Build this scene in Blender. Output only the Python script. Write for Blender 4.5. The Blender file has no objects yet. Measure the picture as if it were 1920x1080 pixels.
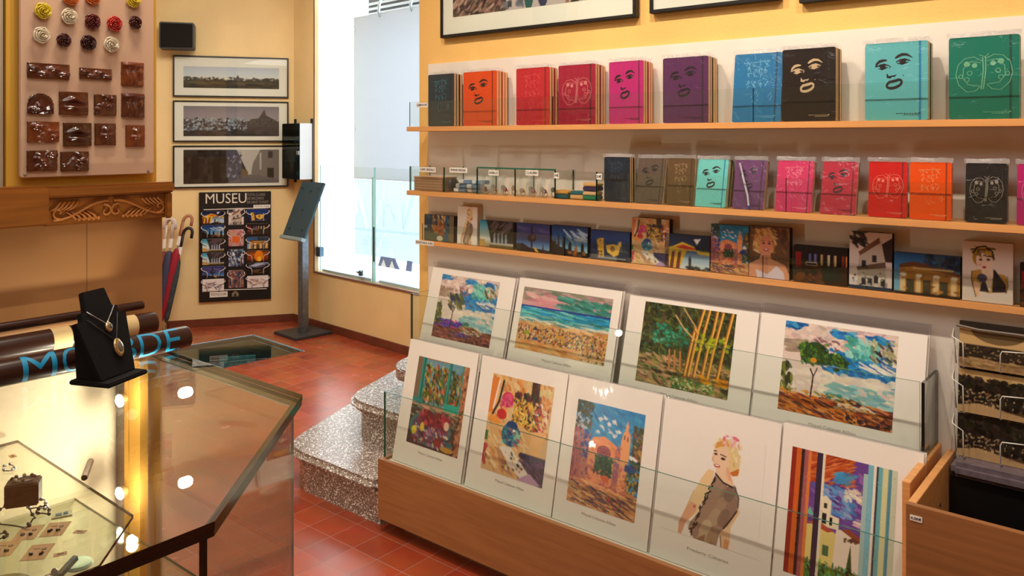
import bpy, bmesh, math, random
import numpy as np
from mathutils import Matrix, Vector
R = random.Random(7)
NR = np.random.RandomState(5)
C = bpy.context.scene.collection
sin, cos, pi = math.sin, math.cos, math.pi

# ------------------------------------------------------------------ frames
F, HZ, H, D0 = 1530.0, 260.0, 1.55, 2.49
AX = np.array([.77195, -.63568]); NX = np.array([-.63568, -.77195])   # along the shelf wall / out of it
TH = math.atan2(AX[1], AX[0]); O2 = -NX * D0
def W(s, d, z=0.0):
    p = O2 + AX * s + NX * d
    return (float(p[0]), float(p[1]), z)
def ray(u, v): return np.array([(u - 960) / F, 1.0, (HZ - v) / F])
def hit(u, v, p0, N):
    r = ray(u, v); c = np.array([0, 0, H]); N = np.array(N)
    return c + r * (np.dot(np.array(p0) - c, N) / np.dot(r, N))
def onz(u, v, z):
    p = hit(u, v, (0, 0, z), (0, 0, 1)); return (float(p[0]), float(p[1]))
def wl(u, v, d):
    p = hit(u, v, W(0, d), (NX[0], NX[1], 0)); q = p[:2] - O2
    return float(q @ AX), float(p[2])
class Frame:                      # a wall plane: origin, direction x (to its right), y into the wall
    def __init__(s, o, ang):
        s.o = np.array(o[:2]); s.a = ang; s.x = np.array([cos(ang), sin(ang)]); s.y = np.array([-sin(ang), cos(ang)])
    def w(s, x, y, z=0.0):
        p = s.o + s.x * x + s.y * y; return (float(p[0]), float(p[1]), z)
    def at(s, u, v, y=0.0):
        p = hit(u, v, s.w(0, y), (s.y[0], s.y[1], 0)); q = p[:2] - s.o
        return float(q @ s.x), float(p[2])
COR = (-1.857, 6.948)
BK = Frame(COR, math.atan2(.2905, .957))            # back wall, x<0 to its left
WN = Frame(COR, math.atan2(-.7025, .7117))          # window wall, x>0 to its right
PL = Frame((-1.132, 2.64), math.atan2(.772, .6357)) # pillar front, x<0 to its left

# ------------------------------------------------------------------ materials
def lin(c):
    return tuple(((x / 255) / 12.92 if x / 255 <= .04045 else ((x / 255 + .055) / 1.055) ** 2.4) for x in c)
MATS = {}
def P(name, col, rough=.5, metal=0, spec=.5, var=None, bump=None, coat=0, emit=0):
    if name in MATS: return MATS[name]
    m = bpy.data.materials.new(name); m.use_nodes = True
    nt = m.node_tree; b = nt.nodes['Principled BSDF']
    c = lin(col)
    b.inputs['Base Color'].default_value = (*c, 1); b.inputs['Roughness'].default_value = rough
    b.inputs['Metallic'].default_value = metal; b.inputs['Specular IOR Level'].default_value = spec
    b.inputs['Coat Weight'].default_value = coat; b.inputs['Coat Roughness'].default_value = .08
    if emit:
        b.inputs['Emission Color'].default_value = (*c, 1); b.inputs['Emission Strength'].default_value = emit
    tc = None
    if var or bump: tc = nt.nodes.new('ShaderNodeTexCoord')
    if var:
        n = nt.nodes.new('ShaderNodeTexNoise'); n.inputs['Scale'].default_value = var[0]; n.inputs['Detail'].default_value = 5
        nt.links.new(tc.outputs['Object'], n.inputs['Vector'])
        r = nt.nodes.new('ShaderNodeValToRGB')
        r.color_ramp.elements[0].color = (*[x * (1 - var[1]) for x in c], 1); r.color_ramp.elements[0].position = .3
        r.color_ramp.elements[1].color = (*[min(1, x * (1 + var[1])) for x in c], 1); r.color_ramp.elements[1].position = .7
        nt.links.new(n.outputs['Fac'], r.inputs['Fac']); nt.links.new(r.outputs['Color'], b.inputs['Base Color'])
    if bump:
        n = nt.nodes.new('ShaderNodeTexNoise'); n.inputs['Scale'].default_value = bump[0]; n.inputs['Detail'].default_value = 6
        nt.links.new(tc.outputs['Object'], n.inputs['Vector'])
        k = nt.nodes.new('ShaderNodeBump'); k.inputs['Strength'].default_value = bump[1]; k.inputs['Distance'].default_value = .01
        nt.links.new(n.outputs['Fac'], k.inputs['Height']); nt.links.new(k.outputs['Normal'], b.inputs['Normal'])
    MATS[name] = m; return m
def clearmat(name, tint, fac, rough=.02, milk=0, bump=None, fres=True):
    """thin clear sheet: transparent + mirror by Fresnel"""
    if name in MATS: return MATS[name]
    m = bpy.data.materials.new(name); m.use_nodes = True; nt = m.node_tree; nt.nodes.clear()
    o = nt.nodes.new('ShaderNodeOutputMaterial'); t = nt.nodes.new('ShaderNodeBsdfTransparent'); g = nt.nodes.new('ShaderNodeBsdfGlossy')
    t.inputs['Color'].default_value = (*tint, 1); g.inputs['Roughness'].default_value = rough
    mx = nt.nodes.new('ShaderNodeMixShader')
    if fres:
        f = nt.nodes.new('ShaderNodeLayerWeight'); f.inputs['Blend'].default_value = .5
        pw = nt.nodes.new('ShaderNodeMath'); pw.operation = 'POWER'; pw.inputs[1].default_value = 5; nt.links.new(f.outputs['Facing'], pw.inputs[0])
        ma = nt.nodes.new('ShaderNodeMath'); ma.operation = 'MULTIPLY_ADD'; ma.inputs[1].default_value = .96 * fac; ma.inputs[2].default_value = .04 * fac; ma.use_clamp = True
        nt.links.new(pw.outputs[0], ma.inputs[0]); nt.links.new(ma.outputs[0], mx.inputs['Fac'])
    else: mx.inputs['Fac'].default_value = fac
    nt.links.new(t.outputs[0], mx.inputs[1]); nt.links.new(g.outputs[0], mx.inputs[2])
    out = mx
    if bump:
        tc = nt.nodes.new('ShaderNodeTexCoord'); n = nt.nodes.new('ShaderNodeTexNoise'); n.inputs['Scale'].default_value = bump[0]
        n.inputs['Detail'].default_value = 3; n.inputs['Distortion'].default_value = 1.5
        nt.links.new(tc.outputs['Object'], n.inputs['Vector'])
        k = nt.nodes.new('ShaderNodeBump'); k.inputs['Strength'].default_value = bump[1]; k.inputs['Distance'].default_value = .01
        nt.links.new(n.outputs['Fac'], k.inputs['Height']); nt.links.new(k.outputs['Normal'], g.inputs['Normal'])
    if milk:
        d = nt.nodes.new('ShaderNodeBsdfDiffuse'); d.inputs['Color'].default_value = (.85, .85, .87, 1)
        m2 = nt.nodes.new('ShaderNodeMixShader'); m2.inputs['Fac'].default_value = milk
        nt.links.new(mx.outputs[0], m2.inputs[1]); nt.links.new(d.outputs[0], m2.inputs[2]); out = m2
    nt.links.new(out.outputs[0], o.inputs['Surface']); MATS[name] = m; return m
def lightsheet(name, col, clear=0.0):
    m = bpy.data.materials.new(name); m.use_nodes = True; nt = m.node_tree; nt.nodes.clear()
    o = nt.nodes.new('ShaderNodeOutputMaterial'); t = nt.nodes.new('ShaderNodeBsdfTranslucent'); t.inputs['Color'].default_value = (*col, 1)
    d = nt.nodes.new('ShaderNodeBsdfDiffuse'); d.inputs['Color'].default_value = (*[min(1, x * 1.6) for x in col], 1)
    mx = nt.nodes.new('ShaderNodeMixShader'); mx.inputs['Fac'].default_value = .3; nt.links.new(t.outputs[0], mx.inputs[1]); nt.links.new(d.outputs[0], mx.inputs[2])
    x = nt.nodes.new('ShaderNodeBsdfTransparent'); m2 = nt.nodes.new('ShaderNodeMixShader'); m2.inputs['Fac'].default_value = clear
    nt.links.new(mx.outputs[0], m2.inputs[1]); nt.links.new(x.outputs[0], m2.inputs[2]); nt.links.new(m2.outputs[0], o.inputs['Surface']); MATS[name] = m; return m
def colmat(name, rough):
    m = bpy.data.materials.new(name); m.use_nodes = True; nt = m.node_tree; b = nt.nodes['Principled BSDF']
    a = nt.nodes.new('ShaderNodeVertexColor'); a.layer_name = 'Col'
    nt.links.new(a.outputs['Color'], b.inputs['Base Color']); b.inputs['Roughness'].default_value = rough
    b.inputs['Specular IOR Level'].default_value = .35
    MATS[name] = m; return m
def woodmat(name, col, dark=.75, scale=3, rough=.4, axis=0):
    m = bpy.data.materials.new(name); m.use_nodes = True; nt = m.node_tree; b = nt.nodes['Principled BSDF']
    c = lin(col); tc = nt.nodes.new('ShaderNodeTexCoord'); mp = nt.nodes.new('ShaderNodeMapping')
    sc = [26, 26, 26]; sc[axis] = 1.6; mp.inputs['Scale'].default_value = [x * scale / 3 for x in sc]
    nt.links.new(tc.outputs['Object'], mp.inputs['Vector'])
    n = nt.nodes.new('ShaderNodeTexNoise'); n.inputs['Scale'].default_value = 2.2; n.inputs['Detail'].default_value = 8; n.inputs['Distortion'].default_value = .6
    nt.links.new(mp.outputs[0], n.inputs['Vector'])
    r = nt.nodes.new('ShaderNodeValToRGB'); r.color_ramp.elements[0].position = .3; r.color_ramp.elements[1].position = .72
    r.color_ramp.elements[0].color = (*[x * dark for x in c], 1); r.color_ramp.elements[1].color = (*[min(1, x * 1.1) for x in c], 1)
    nt.links.new(n.outputs['Fac'], r.inputs['Fac']); nt.links.new(r.outputs['Color'], b.inputs['Base Color'])
    b.inputs['Roughness'].default_value = rough; b.inputs['Specular IOR Level'].default_value = .4
    MATS[name] = m; return m
def granite():
    m = bpy.data.materials.new('granite'); m.use_nodes = True; nt = m.node_tree; b = nt.nodes['Principled BSDF']
    tc = nt.nodes.new('ShaderNodeTexCoord'); v = nt.nodes.new('ShaderNodeTexVoronoi'); v.inputs['Scale'].default_value = 230
    nt.links.new(tc.outputs['Object'], v.inputs['Vector'])
    s = nt.nodes.new('ShaderNodeSeparateColor'); nt.links.new(v.outputs['Color'], s.inputs[0])
    r = nt.nodes.new('ShaderNodeValToRGB'); e = r.color_ramp; e.interpolation = 'CONSTANT'
    for p, c in ((0, (84, 74, 70)), (.12, (122, 106, 97)), (.34, (142, 126, 116)), (.62, (158, 143, 134)), (.88, (192, 182, 174))):
        x = e.elements[0] if p == 0 else e.elements.new(p)
        x.position = p; x.color = (*lin(c), 1)
    e.elements[-1].position = .86
    nt.links.new(s.outputs[0], r.inputs['Fac']); nt.links.new(r.outputs['Color'], b.inputs['Base Color'])
    b.inputs['Roughness'].default_value = .22; MATS['granite'] = m; return m
def tiles():
    m = bpy.data.materials.new('terracotta_tiles'); m.use_nodes = True; nt = m.node_tree; b = nt.nodes['Principled BSDF']
    tc = nt.nodes.new('ShaderNodeTexCoord'); mp = nt.nodes.new('ShaderNodeMapping'); mp.vector_type = 'TEXTURE'
    mp.inputs['Rotation'].default_value = (0, 0, TH); mp.inputs['Location'].default_value = (-.8126, 3.263, 0)
    nt.links.new(tc.outputs['Object'], mp.inputs['Vector'])
    br = nt.nodes.new('ShaderNodeTexBrick'); br.offset = 0; br.squash = 1
    for k, v in (('Scale', 1), ('Brick Width', .1355), ('Row Height', .1355), ('Mortar Size', .0018), ('Mortar Smooth', .3), ('Bias', 0)): br.inputs[k].default_value = v
    br.inputs['Color1'].default_value = (*lin((138, 56, 34)), 1); br.inputs['Color2'].default_value = (*lin((160, 72, 42)), 1)
    br.inputs['Mortar'].default_value = (*lin((150, 104, 92)), 1)
    nt.links.new(mp.outputs[0], br.inputs['Vector'])
    n = nt.nodes.new('ShaderNodeTexNoise'); n.inputs['Scale'].default_value = 7; n.inputs['Detail'].default_value = 8
    nt.links.new(tc.outputs['Object'], n.inputs['Vector'])
    mx = nt.nodes.new('ShaderNodeMix'); mx.data_type = 'RGBA'; mx.blend_type = 'OVERLAY'; mx.inputs['Factor'].default_value = .35
    nt.links.new(br.outputs['Color'], mx.inputs[6]); nt.links.new(n.outputs['Color'], mx.inputs[7]); nt.links.new(mx.outputs[2], b.inputs['Base Color'])
    r = nt.nodes.new('ShaderNodeMapRange'); r.inputs['To Min'].default_value = .14; r.inputs['To Max'].default_value = .34
    nt.links.new(n.outputs['Fac'], r.inputs['Value']); nt.links.new(r.outputs[0], b.inputs['Roughness'])
    k = nt.nodes.new('ShaderNodeBump'); k.inputs['Strength'].default_value = .25; k.inputs['Distance'].default_value = .004; k.invert = True
    nt.links.new(br.outputs['Fac'], k.inputs['Height']); nt.links.new(k.outputs['Normal'], b.inputs['Normal'])
    MATS['tiles'] = m; return m

ORANGE = P('ochre_plaster', (238, 192, 116), .8, spec=.2, var=(3, .05), bump=(90, .12))
CREAMW = P('cream_plaster', (236, 210, 156), .8, spec=.2, var=(2.5, .06), bump=(90, .12))
WHITE = P('white_laminate', (232, 224, 214), .45)
CEIL = P('ceiling_paint', (244, 238, 226), .8)
BASEB = P('baseboard_terracotta', (112, 58, 42), .35, var=(9, .2))
SHELFW = woodmat('shelf_wood', (222, 160, 98), .88, 3, .4)
BINW = woodmat('bin_wood', (152, 102, 62), .8, 3, .38)
MANTW = woodmat('carved_wood', (152, 90, 32), .62, 2, .42)
GRAN = granite(); TILE = tiles()
GLASS = clearmat('clear_glass', (.955, .98, .965), 1.0, .0)
GLASSE = P('glass_edge', (14, 92, 70), .12, spec=.7)
GLASSD = P('glass_edge_dark', (16, 26, 22), .12, spec=.7)
SLEEVE = clearmat('clear_plastic', (.97, .97, .975), 1.5, .04, bump=(22, .5))
FRINGE = clearmat('plastic_fringe', (.93, .92, .92), 3.0, .08, milk=.16, bump=(45, .7))
FLAP = clearmat('plastic_flap', (.8, .78, .79), 1.4, .05, milk=.05, bump=(9, .4))
PSLEEVE = clearmat('print_plastic', (.985, .98, .98), 1.0, .04, bump=(6, .22))
BAGPL = clearmat('bag_plastic', (.9, .92, .92), 3.5, .1, milk=.14, bump=(40, .6))
BLACK = P('black_plastic', (22, 20, 20), .4); VELVET = P('black_velvet', (26, 24, 25), .85, spec=.2, bump=(300, .2))
DARKM = P('dark_metal', (52, 56, 62), .35, .6); STEEL = P('steel', (190, 192, 196), .28, 1)
WIREM = P('white_wire', (225, 222, 216), .3, .2); PAPER = P('white_paper', (236, 230, 222), .7)
MATB = P('mat_board', (246, 239, 231), .75); PAGES = P('page_edges', (246, 208, 152), .8, var=(200, .08))
KRAFT = P('kraft_card', (206, 160, 110), .8); INK = P('black_ink', (20, 18, 18), .6); GREYINK = P('grey_ink', (176, 168, 158), .7)
PIC = colmat('painted_paper', .35)

# ------------------------------------------------------------------ mesh builder
class M:
    def __init__(s): s.v = []; s.f = []; s.m = []; s.X = None
    def _a(s, vs, fs, mi):
        b = len(s.v)
        if s.X is not None: vs = [tuple(s.X @ Vector(p)) for p in vs]
        s.v += [tuple(p) for p in vs]; s.f += [tuple(b + i for i in f) for f in fs]; s.m += [mi] * len(fs); return s
    def box(s, x0, x1, y0, y1, z0, z1, mi=0):
        vs = [(x, y, z) for z in (z0, z1) for y in (y0, y1) for x in (x0, x1)]
        return s._a(vs, [(0, 2, 3, 1), (4, 5, 7, 6), (0, 1, 5, 4), (2, 6, 7, 3), (0, 4, 6, 2), (1, 3, 7, 5)], mi)
    def pane(s, x0, x1, y0, y1, z0, z1, mi=0, me=1):
        """glass sheet: the two large faces mi, the four edges me"""
        d = [x1 - x0, y1 - y0, z1 - z0]; ax = d.index(min(d)); b = len(s.m); s.box(x0, x1, y0, y1, z0, z1, mi)
        fa = [2, 2, 1, 1, 0, 0]
        for i in range(6):
            if fa[i] != ax: s.m[b + i] = me
        return s
    def prism(s, pts, z0, z1, mi=0, ms=None):
        """polygon (x,y) extruded in z"""
        n = len(pts); vs = [(x, y, z0) for x, y in pts] + [(x, y, z1) for x, y in pts]
        s._a(vs, [tuple(range(n))[::-1], tuple(range(n, 2 * n))], mi)
        b = len(s.v) - 2 * n; 
        for i in range(n):
            j = (i + 1) % n; s.f.append((b + i, b + j, b + n + j, b + n + i)); s.m.append(mi if ms is None else ms)
        return s
    def slab(s, pts, y0, y1, mi=0, ms=None):
        """polygon (x,z) extruded in y (facing -y)"""
        X = s.X; Q = Matrix(((1, 0, 0, 0), (0, 0, -1, 0), (0, 1, 0, 0), (0, 0, 0, 1))); s.X = Q if X is None else X @ Q
        s.prism(pts, -y1, -y0, mi, ms); s.X = X; return s
    def tube(s, pts, r, n=8, mi=0, r1=None):
        pts = [Vector(p) for p in pts]; k = len(pts); vs = []; fs = []; up = None
        for i, p in enumerate(pts):
            t = (pts[min(i + 1, k - 1)] - pts[max(i - 1, 0)]).normalized()
            if up is None: up = t.orthogonal().normalized()
            up = (up - t * up.dot(t)).normalized(); w = t.cross(up)
            rr = r if r1 is None else r + (r1 - r) * i / (k - 1)
            for j in range(n):
                a = 2 * pi * j / n; vs.append(p + (up * cos(a) + w * sin(a)) * rr)
        for i in range(k - 1):
            for j in range(n):
                fs.append((i * n + j, i * n + (j + 1) % n, (i + 1) * n + (j + 1) % n, (i + 1) * n + j))
        fs += [tuple(range(n))[::-1], tuple(range((k - 1) * n, k * n))]
        return s._a(vs, fs, mi)
    def lathe(s, prof, n=20, mi=0, c=(0, 0, 0)):
        vs = []; fs = []
        for r, z in prof:
            for j in range(n): a = 2 * pi * j / n; vs.append((c[0] + r * cos(a), c[1] + r * sin(a), c[2] + z))
        for i in range(len(prof) - 1):
            for j in range(n): fs.append((i * n + j, i * n + (j + 1) % n, (i + 1) * n + (j + 1) % n, (i + 1) * n + j))
        fs += [tuple(range(n))[::-1], tuple(range((len(prof) - 1) * n, len(prof) * n))]
        return s._a(vs, fs, mi)
    def ball(s, c, rx, ry=None, rz=None, mi=0, n=10):
        ry = ry or rx; rz = rz or rx; vs = []; fs = []; k = n // 2 + 1
        for i in range(k):
            t = pi * (i + .001) / (k - 1 + .002)
            for j in range(n): a = 2 * pi * j / n; vs.append((c[0] + rx * sin(t) * cos(a), c[1] + ry * sin(t) * sin(a), c[2] - rz * cos(t)))
        for i in range(k - 1):
            for j in range(n): fs.append((i * n + j, i * n + (j + 1) % n, (i + 1) * n + (j + 1) % n, (i + 1) * n + j))
        return s._a(vs, fs, mi)
    def ribbon(s, pts, w, y, mi=0, th=.0004, close=False):
        """flat stroke in the x-z plane at depth y"""
        p = [Vector((a, 0, b)) for a, b in pts]
        if close: p.append(p[0])
        k = len(p); vs = []; fs = []
        for i in range(k):
            t = (p[min(i + 1, k - 1)] - p[max(i - 1, 0)]).normalized(); q = Vector((-t.z, 0, t.x))
            ww = w if not isinstance(w, (list, tuple)) else w[i]
            for sgn in (1, -1):
                e = p[i] + q * ww / 2 * sgn; vs += [(e.x, y, e.z), (e.x, y + th, e.z)]
        for i in range(k - 1):
            a = 4 * i; b = a + 4; fs += [(a, b, b + 2, a + 2), (a + 1, a + 3, b + 3, b + 1), (a, a + 1, b + 1, b), (a + 2, b + 2, b + 3, a + 3)]
        return s._a(vs, fs, mi)
    def build(s, name, mats, parent=None, loc=(0, 0, 0), rot=(0, 0, 0), bevel=0, smooth=False, seg=2):
        me = bpy.data.meshes.new(name); me.from_pydata(s.v, [], s.f); me.validate()
        if not isinstance(mats, (list, tuple)): mats = [mats]
        for m in mats: me.materials.append(m)
        if len(mats) > 1 and len(me.polygons) == len(s.m): me.polygons.foreach_set('material_index', s.m)
        if bevel:
            bm = bmesh.new(); bm.from_mesh(me); bmesh.ops.recalc_face_normals(bm, faces=bm.faces)
            bmesh.ops.bevel(bm, geom=[e for e in bm.edges if e.calc_face_angle(0) > .5], offset=bevel, segments=seg, affect='EDGES', clamp_overlap=True)
            bm.to_mesh(me); bm.free()
        else:
            bm = bmesh.new(); bm.from_mesh(me); bmesh.ops.recalc_face_normals(bm, faces=bm.faces); bm.to_mesh(me); bm.free()
        if smooth:
            me.polygons.foreach_set('use_smooth', [True] * len(me.polygons))
            if smooth != 'all': me.set_sharp_from_angle(angle=.6)
        o = bpy.data.objects.new(name, me); C.objects.link(o); o.location = loc; o.rotation_euler = rot
        if parent: o.parent = parent
        return o
def T(name, label, cat, loc=(0, 0, 0), rz=0.0, group=None, rx=0.0, ry=0.0):
    o = bpy.data.objects.new(name, None); C.objects.link(o); o.location = loc; o.rotation_euler = (rx, ry, rz); o.empty_display_size = .05
    o['label'] = label; o['category'] = cat
    if group: o['group'] = group
    return o
def tag(o, label, cat, group=None):
    o['label'] = label; o['category'] = cat
    if group: o['group'] = group
    return o
def struct(o): o['kind'] = 'structure'; return o
def copy_tree(o, label, **kw):
    c = o.copy(); C.objects.link(c); c['label'] = label
    for ch in o.children:
        k = ch.copy(); C.objects.link(k); k.parent = c
        for g in ch.children:
            q = g.copy(); C.objects.link(q); q.parent = k
    return c
def rrect(x0, x1, z0, z1, r, n=4):
    out = []
    for cx, cz, a0 in ((x1 - r, z0 + r, -90), (x1 - r, z1 - r, 0), (x0 + r, z1 - r, 90), (x0 + r, z0 + r, 180)):
        for i in range(n + 1): a = math.radians(a0 + 90 * i / n); out.append((cx + r * cos(a), cz + r * sin(a)))
    return out
def text_mesh(txt, size, mat, name, parent=None, loc=(0, 0, 0), width=None, align='CENTER', bend=None, ext=.0003, rot=(pi / 2, 0, 0), bold=0):
    cu = bpy.data.curves.new('t', 'FONT'); cu.body = txt; cu.size = size; cu.align_x = align; cu.align_y = 'CENTER'; cu.extrude = ext; cu.resolution_u = 3; cu.offset = bold
    o = bpy.data.objects.new('t', cu); C.objects.link(o); dg = bpy.context.evaluated_depsgraph_get(); dg.update()
    me = bpy.data.meshes.new_from_object(o.evaluated_get(dg)); bpy.data.objects.remove(o); bpy.data.curves.remove(cu)
    me.materials.clear(); me.materials.append(mat)
    if width:
        xs = [v.co.x for v in me.vertices]; w = max(xs) - min(xs)
        for v in me.vertices: v.co.x *= width / w
    o = bpy.data.objects.new(name, me); C.objects.link(o); o.location = loc; o.rotation_euler = rot
    if parent: o.parent = parent
    return o
def price_tag(name, txt, w, h, parent, loc, rot=(0, 0, 0), label=None):
    t = M().box(-w / 2, w / 2, 0, .001, -h / 2, h / 2).build(name, PAPER, parent, loc, rot)
    if label: t['label'] = label
    if txt: text_mesh(txt, h * .62, INK, 'lettering', t, (0, -.0006, 0), width=w * .86)
    return t
# ------------------------------------------------------------------ painted pictures (flat art: colours of the print itself)
class Pic:
    def __init__(s, w, h, bg=(255, 255, 255), seed=1):
        s.w, s.h = w * 2, h * 2; s.a = np.empty((s.h, s.w, 3)); s.a[:] = bg; s.asp = h / w; s.r = random.Random(seed); big = w >= 90; s.dn = 1.8 if big else 1.0; s.ds = .7 if big else .9
    def win(s, x0, y0, x1, y1):
        i0 = max(0, int(x0 * s.w)); i1 = min(s.w, int(x1 * s.w) + 2); j0 = max(0, int(y0 * s.h)); j1 = min(s.h, int(y1 * s.h) + 2)
        if i0 >= i1 or j0 >= j1: return None
        X, Y = np.meshgrid((np.arange(i0, i1) + .5) / s.w, (np.arange(j0, j1) + .5) / s.h); return slice(j0, j1), slice(i0, i1), X, Y
    def put(s, q, m, c, al=1.0):
        v = s.a[q[0], q[1]]; v[m] = v[m] * (1 - al) + np.array(c) * al
    def rect(s, x0, y0, x1, y1, c): 
        q = s.win(x0, y0, x1, y1)
        if q: s.put(q, (q[2] >= x0) & (q[2] < x1) & (q[3] >= y0) & (q[3] < y1), c)
    def grad(s, y0, y1, cs):
        q = s.win(0, y0, 1, y1); t = np.clip((q[3] - y0) / (y1 - y0), 0, 1) * (len(cs) - 1)
        m = (q[3] >= y0) & (q[3] < y1); i = np.minimum(t.astype(int), len(cs) - 2); f = (t - i)[..., None]; A = np.array(cs, float)
        col = A[i] * (1 - f) + A[i + 1] * f; s.a[q[0], q[1]][m] = col[m]
    def poly(s, pts, c, al=1.0):
        xs = [p[0] for p in pts]; ys = [p[1] for p in pts]; q = s.win(min(xs), min(ys), max(xs), max(ys))
        if not q: return
        X, Y = q[2], q[3]; m = np.zeros(X.shape, bool); n = len(pts)
        for i in range(n):
            (xa, ya), (xb, yb) = pts[i], pts[(i + 1) % n]
            if ya == yb: continue
            m ^= ((ya > Y) != (yb > Y)) & (X < (xb - xa) * (Y - ya) / (yb - ya) + xa)
        s.put(q, m, c, al)
    def ell(s, x, y, rx, ry, c, ang=0, al=1.0, ring=None):
        k = max(rx, ry * s.asp) ; q = s.win(x - k, y - k / s.asp, x + k, y + k / s.asp)
        if not q: return
        dx = q[2] - x; dy = (q[3] - y) * s.asp; u = dx * cos(ang) + dy * sin(ang); v = -dx * sin(ang) + dy * cos(ang)
        d = (u / rx) ** 2 + (v / (ry * s.asp)) ** 2; m = d < 1
        if ring: m &= d > ring
        s.put(q, m, c, al)
    def dab(s, x, y, l, w, ang, c, al=1.0):
        q = s.win(x - l, y - l / s.asp, x + l, y + l / s.asp)
        if not q: return
        dx = q[2] - x; dy = (q[3] - y) * s.asp; u = dx * cos(ang) + dy * sin(ang); v = -dx * sin(ang) + dy * cos(ang)
        s.put(q, (np.abs(u / l) ** 3 + np.abs(v / w) ** 2) < 1, c, al)
    def stroke(s, pts, w, c, al=1.0):
        for i in range(len(pts) - 1):
            (xa, ya), (xb, yb) = pts[i], pts[i + 1]; k = w / 2
            q = s.win(min(xa, xb) - k, min(ya, yb) - k / s.asp, max(xa, xb) + k, max(ya, yb) + k / s.asp)
            if not q: continue
            dx, dy = xb - xa, (yb - ya) * s.asp; L = dx * dx + dy * dy + 1e-12
            px = q[2] - xa; py = (q[3] - ya) * s.asp; t = np.clip((px * dx + py * dy) / L, 0, 1)
            s.put(q, (px - t * dx) ** 2 + (py - t * dy) ** 2 < k * k, c, al)
    def jit(s, c, j):
        k = s.r.uniform(-j, j); return [min(255, max(0, x + k + s.r.uniform(-j, j) * .5)) for x in c]
    def dabs(s, n, x0, y0, x1, y1, pal, l, w, ang=0, aj=.3, j=14, al=.78):
        n = int(n * s.dn); l *= s.ds; w *= s.ds
        for _ in range(n):
            k = s.r.uniform(.55, 1.3)
            s.dab(s.r.uniform(x0, x1), s.r.uniform(y0, y1), l * k, w * k, ang + s.r.uniform(-aj, aj), s.jit(s.r.choice(pal), j), al)
    def out(s):
        a = s.a.reshape(s.h // 2, 2, s.w // 2, 2, 3).mean((1, 3)); return np.clip(a, 0, 255)
def pic_mesh(name, pic, w, h, parent, loc=(0, 0, 0), rot=(0, 0, 0), mat=None):
    """a printed sheet w x h in the x-z plane, origin at its lower left corner, facing -y"""
    a = pic.out()[::-1]; nh, nw = a.shape[:2]
    x, z = np.meshgrid(np.linspace(0, w, nw), np.linspace(0, h, nh))
    co = np.stack([x, np.zeros_like(x), z], -1).reshape(-1, 3)
    i = (np.arange(nh - 1)[:, None] * nw + np.arange(nw - 1)).ravel(); fc = np.stack([i, i + 1, i + nw + 1, i + nw], 1)
    me = bpy.data.meshes.new(name); me.vertices.add(len(co)); me.vertices.foreach_set('co', co.ravel())
    me.loops.add(fc.size); me.loops.foreach_set('vertex_index', fc.ravel()); me.polygons.add(len(fc))
    me.polygons.foreach_set('loop_start', np.arange(0, fc.size, 4)); me.update()
    c = a / 255; c = np.where(c <= .04045, c / 12.92, ((c + .055) / 1.055) ** 2.4).reshape(-1, 3)
    at = me.color_attributes.new('Col', 'FLOAT_COLOR', 'POINT'); at.data.foreach_set('color', np.concatenate([c, np.ones((len(c), 1))], 1).ravel())
    me.materials.append(mat or PIC); me.validate()
    o = bpy.data.objects.new(name, me); C.objects.link(o); o.location = loc; o.rotation_euler = rot
    if parent: o.parent = parent
    return o
BLUES = [(20, 110, 190), (35, 140, 205), (20, 90, 160), (60, 160, 210)]
CLOUD = [(228, 205, 195), (214, 190, 182), (238, 222, 210), (196, 172, 168)]
TURQ = [(110, 205, 195), (80, 180, 175), (150, 215, 200), (60, 150, 140)]
EARTH = [(214, 118, 40), (226, 140, 62), (190, 86, 34), (150, 62, 40), (236, 160, 90)]
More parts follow.
